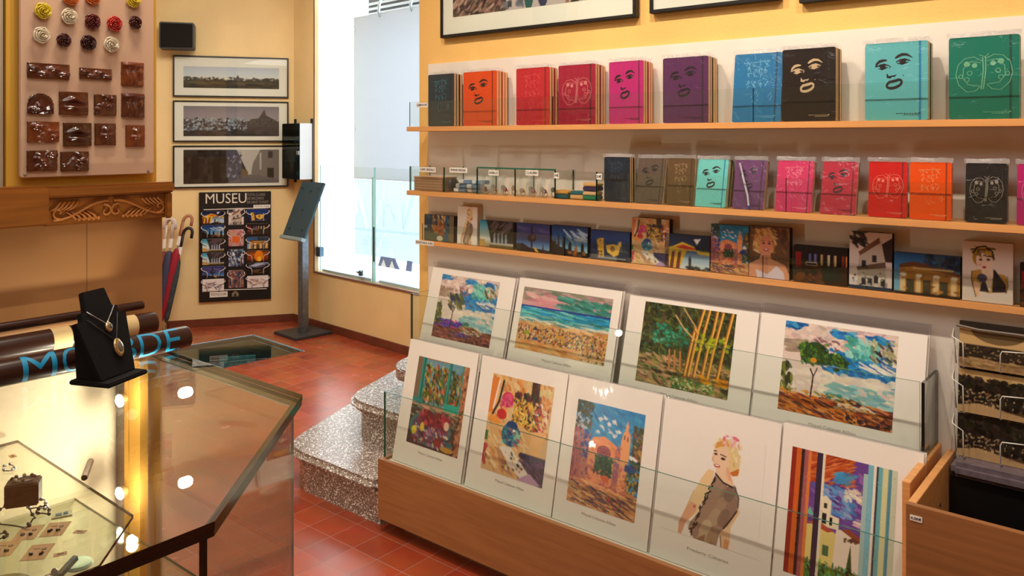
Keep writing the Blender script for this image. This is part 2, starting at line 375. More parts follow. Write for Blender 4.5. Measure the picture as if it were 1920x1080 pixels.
def landscape(w, h, cool, seed):
    p = Pic(w, h, (226, 206, 196), seed)
    p.dabs(260, 0, 0, 1, .3, CLOUD, .07, .03, -.2, .8)
    p.poly([(.33, .28), (.45, .22), (.7, .33), (1, .42), (1, .58), (.75, .52), (.55, .45), (.42, .36)], (28, 128, 196))
    p.dabs(120, .38, .26, 1, .5, BLUES, .06, .02, .45, .3)
    for x, y in ((.06, .03), (.5, .07), (.82, .08)): p.dabs(16, x - .05, y - .03, x + .12, y + .04, BLUES, .06, .02, .2, .4)
    p.dabs(46, .58, .1, .84, .3, TURQ, .05, .022, .9, .8); p.dabs(26, .78, .08, .98, .3, [(200, 190, 150), (170, 160, 120), (90, 120, 90), (40, 44, 50), (228, 214, 190)], .05, .015, .9, .5)
    p.dabs(20, .72, .36, 1, .42, [(238, 236, 220), (30, 80, 170), (222, 220, 200)], .09, .012, .35, .15)
    p.dabs(24, .28, .14, .5, .3, [(120, 80, 90), (150, 110, 120), (238, 220, 210)], .035, .014, .5, 1)
    p.dabs(24, 0, .2, .2, .34, [(150, 130, 110), (170, 150, 130)], .08, .02, 0, .3)
    p.dabs(110, .08, .5, 1, .72, [(238, 226, 212), (226, 214, 200), (232, 220, 204)], .07, .025, .1, .3)
    p.dabs(60, .45, .6, 1, .78, [(130, 190, 195), (160, 205, 205), (110, 176, 190)], .07, .018, .15, .2)
    p.dabs(10, .7, .62, 1, .68, [(240, 214, 200)], .035, .016, .1, .2)
    p.dabs(14, .44, .72, .6, .8, [(40, 130, 130), (60, 150, 140), (30, 100, 90)], .04, .03, 0, 1)
    p.poly([(.55, .77), (.66, .745), (.8, .8), (1, .79), (1, .88), (.75, .86), (.55, .82)], (70, 44, 60))
    g = [(188, 116, 96), (170, 96, 80), (150, 84, 84), (120, 66, 66)] if cool else EARTH
    p.poly([(0, .76), (.5, .82), (1, .88), (1, 1), (0, 1)], g[0])
    p.dabs(60, 0, .74, .75, .84, [(230, 170, 60), (206, 130, 60), (120, 120, 60), (238, 220, 200), (70, 60, 50)], .035, .01, .15, .4)
    p.dabs(200, 0, .8, 1, 1, g, .09, .014, .2, .15); p.dabs(50, 0, .8, 1, 1, [(80, 44, 46), (60, 40, 60)], .06, .008, .25, .2)
    p.dabs(30, .5, .8, .85, .86, [(238, 226, 206), (214, 196, 150)], .025, .01, .1, .2)
    p.dabs(18, .6, .9, 1, .99, [(40, 26, 36)], .025, .012, .6, .4)
    if cool:
        p.dabs(60, .02, .7, .48, .8, [(60, 60, 180), (90, 70, 200), (50, 40, 130), (200, 70, 130)], .06, .012, .1, .5)
        p.dabs(26, .2, .3, .45, .5, [(60, 80, 40), (120, 120, 50), (30, 50, 90), (40, 60, 40)], .07, .022, .9, .2)
        p.dabs(16, .36, .86, .66, .92, [(60, 50, 140), (80, 70, 160)], .03, .012, .5, .6)
    else:
        for x, y, r in ((.2, .28, .055), (.3, .3, .1), (.25, .36, .08), (.34, .36, .08), (.5, .36, .06), (.55, .4, .045), (.44, .36, .06)):
            p.ell(x, y, r, r * 1.05, (44, 70, 28)); p.dabs(20, x - r, y - r, x + r, y + r, [(70, 130, 34), (30, 52, 24), (100, 140, 40), (22, 70, 60)], .03, .012, .6, 1.2)
        p.ell(.29, .4, .03, .03, (206, 140, 40)); p.ell(.5, .46, .03, .02, (40, 70, 40))
    p.stroke([(.27, .5), (.3, .57), (.29, .8)], .014, (70, 44, 50)); p.stroke([(.33, .48), (.3, .58)], .01, (80, 60, 60))
    p.dabs(20, 0, .45, .1, .76, [(60, 80, 40), (120, 130, 40), (40, 50, 40)], .05, .02, 1.2, .5)
    return p
def beach(w, h):
    p = Pic(w, h, (206, 168, 164), 3); p.dabs(120, 0, 0, 1, .2, [(168, 136, 134), (196, 160, 160), (140, 140, 120), (90, 130, 110)], .1, .02, .12, .15)
    p.dabs(90, .1, .1, 1, .3, [(214, 150, 156), (224, 178, 172), (206, 140, 150)], .1, .02, .12, .1); p.dabs(50, .42, .1, 1, .28, [(60, 140, 130), (80, 160, 150), (40, 110, 90)], .08, .016, .14, .12)
    p.grad(.3, .52, [(24, 90, 180), (30, 150, 200), (60, 190, 190), (40, 160, 160)]); p.dabs(110, 0, .32, 1, .5, [(30, 140, 200), (70, 190, 200), (40, 120, 130), (130, 210, 200)], .1, .008, .06, .06)
    p.rect(0, .29, 1, .315, (34, 60, 150)); p.dabs(50, 0, .49, 1, .56, [(238, 234, 214), (226, 220, 196), (60, 140, 150)], .1, .008, .06, .06)
    p.rect(0, .555, 1, 1, (222, 170, 112)); p.dabs(200, 0, .55, 1, 1, [(226, 176, 120), (214, 152, 92), (232, 190, 140), (206, 140, 84)], .08, .02, .08, .2)
    p.dabs(420, 0, .6, 1, .85, [(40, 40, 50), (190, 60, 50), (240, 230, 210), (60, 110, 60), (240, 200, 60), (50, 70, 120), (120, 60, 50), (30, 30, 30), (230, 150, 110)], .012, .008, 0, 1.5)
    p.ell(.12, .72, .03, .03, (150, 170, 30)); p.ell(.22, .8, .035, .02, (40, 80, 150)); p.poly([(.18, .66), (.21, .6), (.24, .66)], (40, 60, 90)); p.rect(.46, .68, .54, .73, (226, 160, 60)); p.dabs(60, .5, .84, 1, 1, [(40, 40, 50), (70, 100, 60), (230, 220, 200)], .012, .008, 0, 1.5)
    p.rect(0, .86, .6, 1, (222, 160, 90)); p.dabs(60, 0, .86, .7, 1, [(222, 152, 84), (232, 180, 120)], .08, .015, .1, .1)
    return p
def forest(w, h):
    p = Pic(w, h, (52, 58, 34), 4); p.dabs(620, 0, 0, 1, .68, [(40, 56, 26), (70, 90, 36), (26, 34, 22), (92, 76, 50), (110, 120, 50), (60, 50, 40), (30, 80, 60)], .045, .014, .6, 1.2)
    p.dabs(50, .15, .25, .52, .5, [(40, 150, 120), (60, 170, 130), (30, 110, 80)], .035, .016, .3, .8)
    p.dabs(330, 0, .64, 1, 1, [(200, 150, 110), (170, 120, 80), (150, 140, 70), (90, 110, 60), (214, 170, 130), (70, 60, 40)], .07, .015, .3, .4); p.dabs(70, .4, .85, .85, 1, [(50, 110, 60), (110, 150, 60), (220, 220, 160)], .025, .014, .5, 1)
    for x, b in ((.6, .0), (.66, .0), (.74, .01), (.8, .02), (.56, .3), (.9, 0)):
        q = [(x + .06, b), (x + .02 + R.uniform(-.01, .02), .25), (x, .5), (x - .03, .82)]
        p.stroke(q, .036, (190, 120, 44)); p.stroke([(a + .008, c) for a, c in q], .012, (236, 190, 90)); p.stroke([(a - .014, c) for a, c in q], .007, (80, 44, 20))
    p.stroke([(.36, .12), (.48, .28), (.6, .38)], .014, (206, 170, 110)); p.stroke([(.44, .02), (.6, .24)], .014, (190, 160, 110))
    for x in (.34, .4, .46): p.stroke([(x, .55), (x + .02, .78)], .02, (196, 130, 70))
    p.dabs(26, .6, .3, .95, .5, [(190, 196, 30), (150, 170, 30)], .022, .02, 1, 1); p.dabs(20, .7, .78, .98, .86, [(230, 160, 30), (214, 130, 30)], .05, .014, .3, .3)
    return p
def interior(w, h):
    p = Pic(w, h, (120, 90, 70), 5); p.rect(0, 0, 1, .55, (150, 116, 92)); p.rect(.18, .02, .66, .52, (96, 150, 170)); p.rect(.66, 0, .9, .5, (96, 150, 170)); p.rect(0, 0, .14, .5, (120, 100, 84))
    p.dabs(150, .18, .1, .9, .5, [(60, 76, 36), (34, 40, 26), (90, 100, 40), (120, 110, 40)], .06, .025, 1.2, .6); p.dabs(90, .18, .06, .9, .5, [(180, 54, 46), (200, 176, 40), (70, 90, 40), (220, 160, 130), (40, 46, 30), (200, 120, 80)], .04, .018, 1.2, .6)
    for a, b in ((.1, .18), (.62, .68), (.88, .94)): p.rect(a, 0, b, .54, (20, 140, 124)); p.rect(a + .04, 0, a + .055, .54, (16, 70, 70))
    p.rect(.62, .46, .94, .54, (24, 160, 140)); p.rect(0, .47, .2, .53, (40, 130, 130)); p.rect(.9, 0, 1, 1, (170, 110, 80)); p.dabs(40, .9, 0, 1, 1, [(206, 150, 110), (90, 50, 40)], .02, .08, 0, .1)
    p.rect(0, .54, .9, .6, (206, 160, 126)); p.rect(0, .58, .9, 1, (60, 46, 56)); p.dabs(60, 0, .56, .9, .7, [(170, 150, 110), (90, 110, 90), (40, 36, 40)], .09, .02, .1, .2)
    p.ell(.42, .78, .4, .19, (44, 110, 110)); p.ell(.42, .78, .34, .16, (86, 62, 92))
    p.dabs(110, .2, .6, .75, .74, [(150, 30, 50), (110, 20, 50), (190, 60, 70), (90, 20, 40)], .045, .04, 0, 1.5); p.dabs(90, .1, .76, .8, .97, [(100, 70, 120), (60, 40, 70), (170, 40, 60), (226, 220, 180), (150, 120, 160)], .05, .02, .5, .6)
    p.ell(.12, .84, .05, .05, (226, 206, 60)); p.ell(.27, .78, .04, .05, (220, 190, 60)); p.ell(.72, .7, .05, .05, (230, 190, 170)); p.ell(.6, .9, .07, .05, (150, 40, 50)); p.ell(.78, .95, .12, .03, (196, 146, 60)); p.rect(.76, .86, .88, .92, (30, 110, 120))
    p.dabs(16, .78, .55, .92, 1, [(180, 110, 80), (120, 70, 50)], .015, .1, 0, .1); return p
def flowers(w, h):
    p = Pic(w, h, (222, 180, 130), 6); p.dabs(200, 0, 0, 1, .5, [(226, 190, 130), (236, 170, 90), (206, 130, 70), (214, 200, 150)], .06, .03, 1.2, .4)
    p.poly([(0, .05), (.12, .03), (.08, .4), (0, .42)], (226, 130, 60)); p.stroke([(.2, .06), (.16, .28), (.08, .42)], .03, (40, 34, 36)); p.stroke([(.13, .07), (.08, .36)], .025, (240, 230, 220))
    p.rect(.66, 0, .78, .26, (70, 40, 30)); p.dabs(150, .42, .14, .82, .56, [(44, 30, 34), (100, 40, 50), (60, 60, 40)], .05, .025, 1, 1)
    p.dabs(110, .42, .2, .8, .6, [(236, 190, 60), (240, 210, 110), (226, 160, 40)], .045, .014, .9, 1.2); p.ell(.3, .24, .1, .08, (206, 50, 90)); p.ell(.31, .22, .06, .045, (226, 80, 120)); p.dabs(14, .2, .24, .38, .34, [(190, 40, 120), (220, 110, 130)], .04, .02, .5, 1)
    p.ell(.23, .4, .08, .055, (196, 40, 46)); p.dabs(40, .75, .2, .95, .5, [(190, 40, 40), (236, 226, 214), (150, 60, 60)], .035, .016, 1, .6); p.poly([(.06, .42), (.32, .5), (.28, .56), (.02, .47)], (236, 150, 60))
    p.ell(.45, .72, .46, .26, (226, 176, 120)); p.dabs(80, .02, .55, .9, .95, [(230, 180, 120), (206, 140, 80), (240, 214, 170)], .08, .02, .7, .3)
    p.poly([(.72, .5), (.95, .46), (.9, .76), (.74, .74)], (236, 180, 120)); p.poly([(.6, .72), (1, .72), (1, 1), (.75, .98), (.55, .8)], (50, 40, 80)); p.dabs(60, .6, .74, 1, 1, [(40, 36, 90), (90, 60, 110), (24, 24, 60)], .05, .016, .6, .5)
    p.ell(.42, .58, .15, .12, (30, 110, 140)); p.ell(.42, .49, .09, .05, (24, 60, 120)); p.ell(.5, .57, .07, .05, (150, 200, 176)); p.dabs(40, .3, .52, .55, .68, [(20, 140, 170), (60, 60, 130), (190, 90, 80), (120, 190, 190)], .04, .014, .3, .8); p.ell(.46, .53, .02, .016, (250, 250, 250))
    p.poly([(.26, .72), (.44, .7), (.78, .92), (.64, .97), (.4, .86)], (238, 226, 214)); p.poly([(.2, .74), (.3, .76), (.55, .98), (.36, .95)], (190, 140, 110)); p.dabs(30, .35, .75, .66, .93, [(180, 120, 110), (226, 180, 60), (50, 70, 50), (236, 220, 210)], .035, .016, .8, .6)
    p.poly([(.64, .97), (.78, .9), (.96, .98), (.9, 1), (.6, 1)], (190, 150, 190)); p.rect(0, .6, .05, .7, (50, 110, 50)); p.dabs(20, 0, .74, .06, .95, [(170, 40, 60), (190, 60, 80)], .02, .04, 0, .3); return p
def church(w, h):
    p = Pic(w, h, (44, 136, 196), 8); p.dabs(130, 0, 0, 1, .45, [(44, 142, 200), (58, 156, 206), (34, 120, 180)], .08, .025, .5, .4)
    for x, y in ((.36, .14), (.44, .12), (.5, .17), (.58, .14), (.4, .22), (.34, .27), (.52, .24), (.6, .27), (.64, .22)): p.dabs(4, x - .02, y - .015, x + .03, y + .015, [(242, 236, 230), (226, 218, 214)], .035, .011, .5, .4)
    p.poly([(.22, .42), (.3, .33), (.46, .3), (.64, .36), (.7, .42), (.7, .86), (.2, .86)], (234, 146, 96)); p.poly([(.7, .3), (.72, .22), (.74, .2), (.75, .13), (.765, .1), (.78, .13), (.79, .2), (.82, .22), (.83, .3), (.82, .86), (.7, .86)], (238, 160, 104)); p.rect(.735, .24, .75, .28, (110, 60, 70)); p.rect(.78, .25, .795, .29, (110, 60, 70))
    p.poly([(.63, .4), (.68, .36), (.71, .42), (.7, .86), (.62, .86)], (150, 96, 116)); p.dabs(90, .22, .55, .84, .86, [(196, 104, 96), (176, 84, 96), (206, 124, 96)], .03, .03, 1.3, .3); p.dabs(40, .24, .36, .7, .5, [(238, 160, 110), (226, 130, 84)], .05, .02, .4, .4)
    p.ell(.47, .45, .1, .062, (176, 84, 92)); p.ell(.47, .45, .1, .062, (120, 50, 76), ring=.8); p.ell(.47, .45, .06, .037, (140, 60, 84), ring=.7)
    for i in range(8): a = i * pi / 4; p.stroke([(.47, .45), (.47 + .09 * cos(a), .45 + .055 * sin(a))], .01, (134, 56, 80))
    for x in (.02, .07, .12, .17, .22): p.poly([(x - .02, .2 + x * .6), (x + .02, .18 + x * .6), (x + .035, .9), (x - .03, .9)], [(170, 88, 92), (150, 66, 80), (186, 110, 100)][int(x * 50) % 3])
    p.dabs(50, 0, .28, .26, .9, [(160, 76, 90), (190, 110, 100), (110, 60, 100)], .018, .06, 0, .12); p.dabs(14, .14, .28, .24, .55, [(50, 56, 130)], .03, .03, 0, .5); p.dabs(80, 0, 0, .24, .26, [(60, 76, 60), (90, 76, 60), (44, 54, 60)], .04, .02, .6, 1); p.dabs(10, .0, .1, .2, .3, [(190, 200, 214)], .03, .02, 1, 1)
    p.dabs(90, .86, .14, 1, .58, [(66, 72, 42), (84, 72, 44), (44, 54, 46)], .04, .022, 1, 1); p.dabs(20, .86, .2, 1, .58, [(196, 140, 56), (160, 80, 44)], .03, .018, 1, 1); p.dabs(6, .85, .42, .92, .46, [(240, 236, 230)], .04, .02, .4, .2); p.dabs(16, .8, .5, .92, .56, [(36, 60, 130)], .04, .025, 0, .6)
    p.dabs(80, .36, .5, .6, .66, [(36, 70, 50), (60, 90, 50), (24, 54, 44)], .035, .022, .4, 1); p.ell(.53, .69, .055, .035, (214, 96, 56)); p.dabs(60, .82, .58, 1, .85, [(196, 150, 56), (80, 86, 44), (50, 46, 34)], .018, .04, 0, .2)
    p.rect(0, .8, 1, 1, (196, 136, 88)); p.dabs(150, 0, .76, 1, 1, [(226, 170, 110), (196, 120, 70), (232, 186, 130), (190, 100, 66)], .09, .013, .18, .2); p.dabs(46, .05, .8, .95, .98, [(56, 44, 80), (80, 56, 76)], .08, .011, .25, .2); p.ell(.62, .86, .013, .028, (190, 50, 40)); p.ell(.78, .88, .013, .022, (60, 60, 90)); return p
def windowview(w, h):
    p = Pic(w, h, (110, 70, 150), 9); p.dabs(240, .15, .1, .85, .85, [(110, 70, 150), (90, 60, 140), (150, 110, 180), (80, 90, 170), (130, 90, 160)], .06, .02, .5, .4); p.dabs(60, .3, .24, .62, .46, [(70, 140, 200), (110, 160, 210), (150, 170, 220)], .05, .018, .4, .4); p.dabs(16, .55, .22, .7, .32, [(238, 230, 200)], .035, .02, .5, .4); p.dabs(14, .64, .44, .84, .5, [(236, 206, 200), (226, 200, 190)], .07, .012, .1, .1)
    p.poly([(0, 0), (.62, 0), (.6, .06), (.34, .22), (.14, .26), (0, .3)], (190, 80, 40)); p.dabs(80, .12, 0, .6, .22, [(206, 100, 50), (150, 50, 30), (226, 130, 70)], .07, .01, -.4, .2); p.dabs(12, .44, .12, .6, .2, [(70, 150, 200)], .07, .02, -.5, .1)
    p.poly([(.3, .42), (.32, .34), (.37, .32), (.42, .36), (.42, .46), (.5, .47), (.5, .56), (.3, .56)], (238, 226, 196)); p.rect(.34, .46, .38, .54, (40, 36, 40)); p.rect(.41, .48, .44, .54, (40, 36, 40)); p.rect(.35, .38, .38, .42, (60, 50, 50))
    p.poly([(.18, .58), (.34, .55), (.5, .6), (.5, .9), (.18, .9)], (232, 210, 130)); p.poly([(.48, .56), (.56, .54), (.74, .6), (.7, .92), (.46, .9)], (240, 222, 206)); p.poly([(.52, .55), (.6, .53), (.8, .62), (.76, .64)], (150, 74, 50)); p.poly([(.2, .56), (.3, .53), (.46, .58), (.4, .6)], (190, 80, 60)); p.dabs(8, .56, .6, .7, .63, [(90, 60, 40)], .02, .02, 0, .3); p.rect(.36, .7, .42, .78, (70, 110, 80)); p.poly([(.58, .9), (.62, .64), (.65, .9)], (50, 80, 40)); p.rect(.72, .62, .75, .9, (214, 110, 40)); p.poly([(.18, .5), (.22, .44), (.26, .5)], (110, 190, 170))
    p.rect(.12, .86, .86, 1, (90, 140, 60)); p.dabs(170, .12, .83, .86, 1, [(70, 140, 50), (150, 190, 60), (40, 90, 50), (30, 40, 40), (90, 190, 170)], .03, .012, 1.1, .6)
    p.rect(.7, .08, 1, 1, (170, 200, 200))
    for a, b, c in ((0, .05, (150, 40, 30)), (.05, .1, (214, 100, 40)), (.1, .13, (50, 30, 30)), (.13, .17, (170, 90, 100)), (.17, .2, (226, 130, 60)), (.255, .31, (54, 40, 66)), (.31, .335, (236, 226, 200)), (.74, .79, (130, 190, 210)), (.79, .815, (240, 236, 220)), (.815, .83, (60, 50, 60)), (.83, .87, (110, 180, 190)), (.87, .92, (220, 220, 170)), (.92, .95, (90, 150, 170)), (.95, 1, (206, 214, 190))):
        p.rect(a, 0, b, 1, c); p.dabs(14, a, 0, b, 1, [c], .008, .09, 0, .03, 26)
    return p
SKIN = (240, 200, 166)
def woman(w, h, seed=1):
    p = Pic(w, h, (246, 239, 231), seed); U, V = np.array([178, 39.]), np.array([-22, 192.]); Mi = np.linalg.inv(np.stack([U, V], 1))
    q = lambda *L: [tuple(Mi @ np.array([1260 + x / 4 - 1262, 800 + y / 4 - 793])) for x, y in L]; S = 1 / 712
    arm = q((290, 310), (335, 320), (330, 360), (300, 440), (230, 560), (200, 620), (110, 690), (75, 775), (50, 760), (60, 690), (110, 600), (170, 490), (240, 370)); p.poly(arm, (240, 206, 156))
    p.poly(q((150, 540), (200, 560), (190, 610), (110, 690), (75, 775), (50, 760), (60, 690), (110, 600)), (228, 170, 136)); p.stroke(q((180, 460), (110, 600), (56, 700)), .006, (206, 160, 110)); p.ell(*q((180, 575))[0], .015, .012, (190, 110, 80))
    p.poly(q((505, 510), (515, 600), (450, 700), (440, 800), (420, 870), (400, 950), (375, 955), (370, 800), (365, 740), (440, 680)), (238, 198, 156)); p.poly(q((400, 780), (440, 790), (420, 870), (400, 950), (378, 950)), (226, 160, 112)); p.stroke(q((372, 760), (380, 900)), .008, (90, 70, 60))
    p.poly(q((345, 340), (380, 370), (430, 425), (490, 430), (515, 500), (500, 590), (430, 690), (370, 740), (350, 800), (335, 860), (320, 820), (290, 860), (265, 850), (240, 872), (190, 820), (170, 790), (130, 720), (150, 680), (220, 600), (290, 470), (320, 390)), (164, 134, 114))
    for x, y, c in ((420, 480, (140, 112, 96)), (380, 560, (176, 146, 124)), (460, 560, (150, 120, 108)), (330, 640, (186, 162, 134)), (260, 720, (206, 188, 154)), (230, 800, (200, 178, 142)), (310, 780, (176, 146, 116)), (400, 640, (132, 104, 92)), (450, 470, (126, 100, 90))): p.dab(*q((x, y))[0], .09, .05, 2.0, c, .7)
    p.poly(q((180, 800), (260, 760), (240, 872), (200, 840)), (150, 116, 90)); p.poly(q((265, 850), (300, 800), (320, 815), (290, 860)), (150, 120, 96))
    for i in range(30): t = i / 29; x, y = 335 - 190 * t, 380 + 380 * t; p.dab(*q((x + p.r.uniform(-12, 12), y + p.r.uniform(-12, 12)))[0], .024, .007, 2.2 + p.r.uniform(-.6, .6), (50, 40, 38))
    p.poly(q((345, 310), (450, 310), (480, 420), (430, 425), (390, 385), (350, 345)), (240, 204, 170)); p.stroke(q((345, 340), (400, 400), (470, 430)), .016, (44, 36, 36)); p.stroke(q((495, 590), (440, 660), (395, 710)), .014, (56, 40, 40)); p.stroke(q((485, 430), (512, 500), (505, 560)), .014, (90, 76, 84))
    p.poly(q((335, 140), (380, 92), (450, 100), (510, 160), (528, 250), (520, 330), (470, 352), (440, 300), (345, 200)), (232, 206, 150)); p.dabs(26, .5, .06, .76, .28, [(238, 214, 150), (214, 170, 96), (242, 230, 190)], .035, .01, 1.3, .5)
    p.poly(q((340, 160), (440, 165), (455, 230), (440, 300), (390, 335), (340, 300), (318, 225)), (243, 206, 174)); p.poly(q((360, 120), (430, 105), (455, 150), (380, 150), (345, 165)), (222, 156, 76)); p.poly(q((450, 330), (520, 300), (510, 350), (470, 354)), (206, 116, 50))
    p.stroke(q((335, 180), (355, 182)), .01, (70, 44, 34)); p.ell(*q((348, 202))[0], .018, .01, (56, 40, 36)); p.stroke(q((385, 205), (425, 222)), .01, (80, 54, 40)); p.ell(*q((402, 236))[0], .024, .011, (56, 40, 36)); p.ell(*q((356, 285))[0], .034, .014, (186, 60, 56)); p.ell(*q((356, 282))[0], .024, .006, (250, 244, 240)); p.stroke(q((330, 225), (320, 245), (335, 255)), .007, (200, 140, 110))
    p.poly(q((425, 290), (445, 300), (470, 400), (440, 380), (425, 340)), (236, 176, 140))
    for i in range(26): p.dab(*q((p.r.uniform(405, 525), p.r.uniform(40, 150)))[0], .022, .014, p.r.uniform(0, 3), p.r.choice([(238, 160, 170), (246, 200, 204), (224, 100, 124)]), .75)
    p.stroke(q((435, 935), (470, 960)), .006, (120, 110, 110)); p.stroke(q((440, 955), (465, 935)), .006, (120, 110, 110)); return p
def dusk(w, h, kind, seed):
    p = Pic(w, h, (30, 50, 110), seed)
    if kind == 'lamp':
        p.grad(0, 1, [(40, 50, 110), (70, 64, 120), (60, 100, 160), (150, 190, 214)]); p.dabs(16, 0, .15, 1, .4, [(90, 84, 140), (50, 56, 110)], .2, .03, .1, .1); p.ell(.47, .52, .13, .13, (40, 30, 44)); p.ell(.5, .48, .05, .06, (110, 76, 80)); p.stroke([(.47, .1), (.47, .4)], .05, (34, 30, 50)); p.stroke([(.47, .62), (.47, .8)], .06, (34, 30, 50)); p.poly([(0, .75), (.2, .72), (.4, .85), (1, .9), (1, 1), (0, 1)], (30, 26, 34)); p.poly([(.5, .8), (.6, .86), (.7, 1), (.6, 1)], (220, 170, 80)); p.poly([(.78, .9), (.8, .66), (.83, .9)], (34, 30, 44))
    elif kind == 'cypress':
        p.grad(0, 1, [(16, 40, 90), (30, 84, 150), (110, 160, 200), (190, 210, 220)]); p.dabs(20, .4, .2, 1, .5, [(226, 230, 236), (150, 180, 210)], .14, .02, .4, .3); p.poly([(0, .5), (.2, .7), (.5, .8), (1, .85), (1, 1), (0, 1)], (34, 24, 24))
        for x, t, b in ((.2, .2, .03), (.34, .22, .035), (.52, .5, .05), (.86, .5, .05), (.1, .45, .04)): p.poly([(x - b, 1), (x - b * .8, .6), (x, t), (x + b * .8, .6), (x + b, 1)], (20, 22, 26))
        p.poly([(.62, .9), (.66, .64), (.7, .62), (.75, .9)], (170, 100, 40)); p.dabs(14, .4, .84, 1, .98, [(150, 90, 40), (60, 40, 30)], .06, .03, 0, .2)
    elif kind == 'monastery':
        p.grad(0, 1, [(16, 40, 100), (24, 60, 130), (20, 30, 70), (20, 26, 50)]); p.poly([(.16, .3), (.34, .26), (.36, .9), (.22, .9)], (226, 170, 50)); p.poly([(.4, .5), (.6, .44), (.76, .5), (.72, .78), (.6, .86), (.44, .72)], (236, 186, 70)); p.ell(.57, .6, .06, .1, (150, 100, 30)); p.poly([(.7, .5), (.76, .32), (.8, .5)], (226, 170, 60))
        for x in (.82, .92): p.poly([(x - .04, .8), (x, .25), (x + .04, .8)], (24, 30, 50))
        p.rect(.2, .9, .9, .93, (150, 150, 160)); p.dabs(8, .16, .3, .36, .9, [(60, 40, 30)], .03, .03, 0, 1)
    elif kind == 'arcade':
        p.grad(0, 1, [(30, 130, 170), (130, 190, 210), (226, 230, 226), (150, 130, 90)]); p.poly([(.2, 0), (1, 0), (1, .85), (.35, .85), (.3, .5)], (40, 34, 36)); p.dabs(14, .4, 0, .95, .4, [(110, 84, 84), (90, 80, 90)], .15, .03, -.7, .2)
        for x in (.42, .53, .64, .75): p.poly([(x, .5), (x + .05, .42), (x + .07, .82), (x, .82)], (150, 160, 176))
        p.poly([(0, 1), (0, .7), (.16, .72), (.22, 1)], (200, 160, 90)); p.poly([(.35, .82), (1, .8), (1, .86), (.35, .88)], (190, 180, 176)); p.rect(.3, .88, 1, 1, (110, 90, 50))
    elif kind == 'flag':
        p.grad(0, 1, [(16, 24, 60), (24, 40, 90), (150, 180, 206), (226, 226, 224)]); p.poly([(.55, .1), (1, .1), (1, .5), (.7, .42), (.6, .2)], (20, 20, 46)); p.poly([(.64, .12), (.8, .1), (.72, .28)], (240, 240, 244)); p.poly([(.2, .36), (.4, .22), (.66, .34), (.72, .46), (.4, .46), (0, .5), (0, .44)], (236, 196, 40)); p.poly([(.24, .38), (.42, .3), (.68, .38), (.7, .43), (.4, .42)], (196, 50, 40)); p.poly([(0, .5), (.5, .46), (.34, 1), (0, 1)], (226, 180, 40))
        for x in (.03, .17, .31): p.poly([(x, .52), (x + .07, .5), (x - .02 + .05, 1), (x - .05, 1)], (120, 40, 36))
        p.poly([(.7, .44), (1, .46), (1, .56), (.75, .54)], (226, 190, 50)); p.rect(.54, .7, .6, 1, (60, 46, 44)); p.poly([(.53, .72), (.57, .6), (.61, .72)], (60, 46, 44)); p.dabs(14, .4, .9, 1, 1, [(40, 40, 40), (60, 50, 40)], .06, .03, 0, .2)
    elif kind == 'night':
        p.a[:] = (34, 22, 24); p.rect(0, .5, 1, 1, (60, 36, 24)); p.dabs(60, 0, .5, .6, 1, [(120, 66, 34), (80, 44, 26), (40, 40, 30)], .08, .04, 0, .4); p.rect(.05, .2, .16, .56, (150, 24, 30))
        for x, c in ((.3, (90, 100, 170)), (.4, (120, 120, 190)), (.52, (206, 170, 110)), (.64, (230, 214, 180)), (.76, (236, 190, 130)), (.9, (150, 60, 30)), (.97, (230, 140, 60))): p.rect(x, .22, x + .04, .5, c)
        p.rect(.24, .44, .46, .53, (214, 206, 190)); p.rect(.26, .46, .44, .51, (30, 24, 24)); p.rect(.55, .52, .9, .9, (40, 44, 36))
    elif kind == 'villa':
        p.a[:] = (226, 206, 200); p.dabs(40, 0, 0, .4, .24, [(30, 28, 34), (50, 46, 50)], .1, .03, .5, .8); p.poly([(.24, .36), (.7, .1), (.78, .16), (.84, .6), (.9, 1), (.18, 1), (.22, .6)], (196, 180, 166)); p.poly([(.76, .2), (1, .08), (1, .5), (.84, .5)], (54, 40, 40)); p.poly([(.22, .36), (.7, .08), (.72, .18), (.26, .42)], (120, 80, 60)); p.poly([(.18, .62), (.84, .5), (.86, .6), (.2, .68)], (110, 84, 70))
        for x, y in ((.3, .5), (.54, .4), (.3, .8), (.58, .76), (.74, .8), (.44, .8)): p.rect(x, y, x + .1, y + .12, (50, 46, 54))
        p.dabs(40, .1, .68, .9, 1, [(230, 220, 206), (120, 110, 110), (60, 60, 70), (170, 180, 190)], .03, .03, 0, 1); p.rect(0, .94, 1, 1, (50, 60, 80))
    elif kind == 'ochre':
        p.grad(0, 1, [(30, 70, 120), (60, 120, 170), (110, 160, 190), (130, 180, 200)]); p.poly([(.1, .3), (.3, .22), (.7, .3), (1, .42), (1, 1), (.1, 1)], (170, 116, 50)); p.poly([(.08, .3), (.3, .2), (.7, .28), (1, .42), (1, .48), (.3, .32), (.1, .38)], (100, 60, 36)); p.dabs(50, .5, 0, 1, .3, [(30, 40, 56), (50, 60, 76)], .07, .03, .5, .9)
        for x in (.1, .34, .6, .86): p.rect(x, .52, x + .08, 1, (226, 190, 140)); p.ell(x + .05, .53, .05, .04, (244, 230, 206))
        for x in (.2, .45, .7): p.rect(x, .62, x + .12, .95, (70, 66, 50))
        p.rect(.3, .34, .9, .38, (200, 170, 110)); p.dabs(30, .1, .4, 1, 1, [(190, 130, 60), (130, 80, 40), (110, 60, 30)], .04, .015, 0, .3); p.rect(0, .94, 1, 1, (50, 36, 30))
    return p
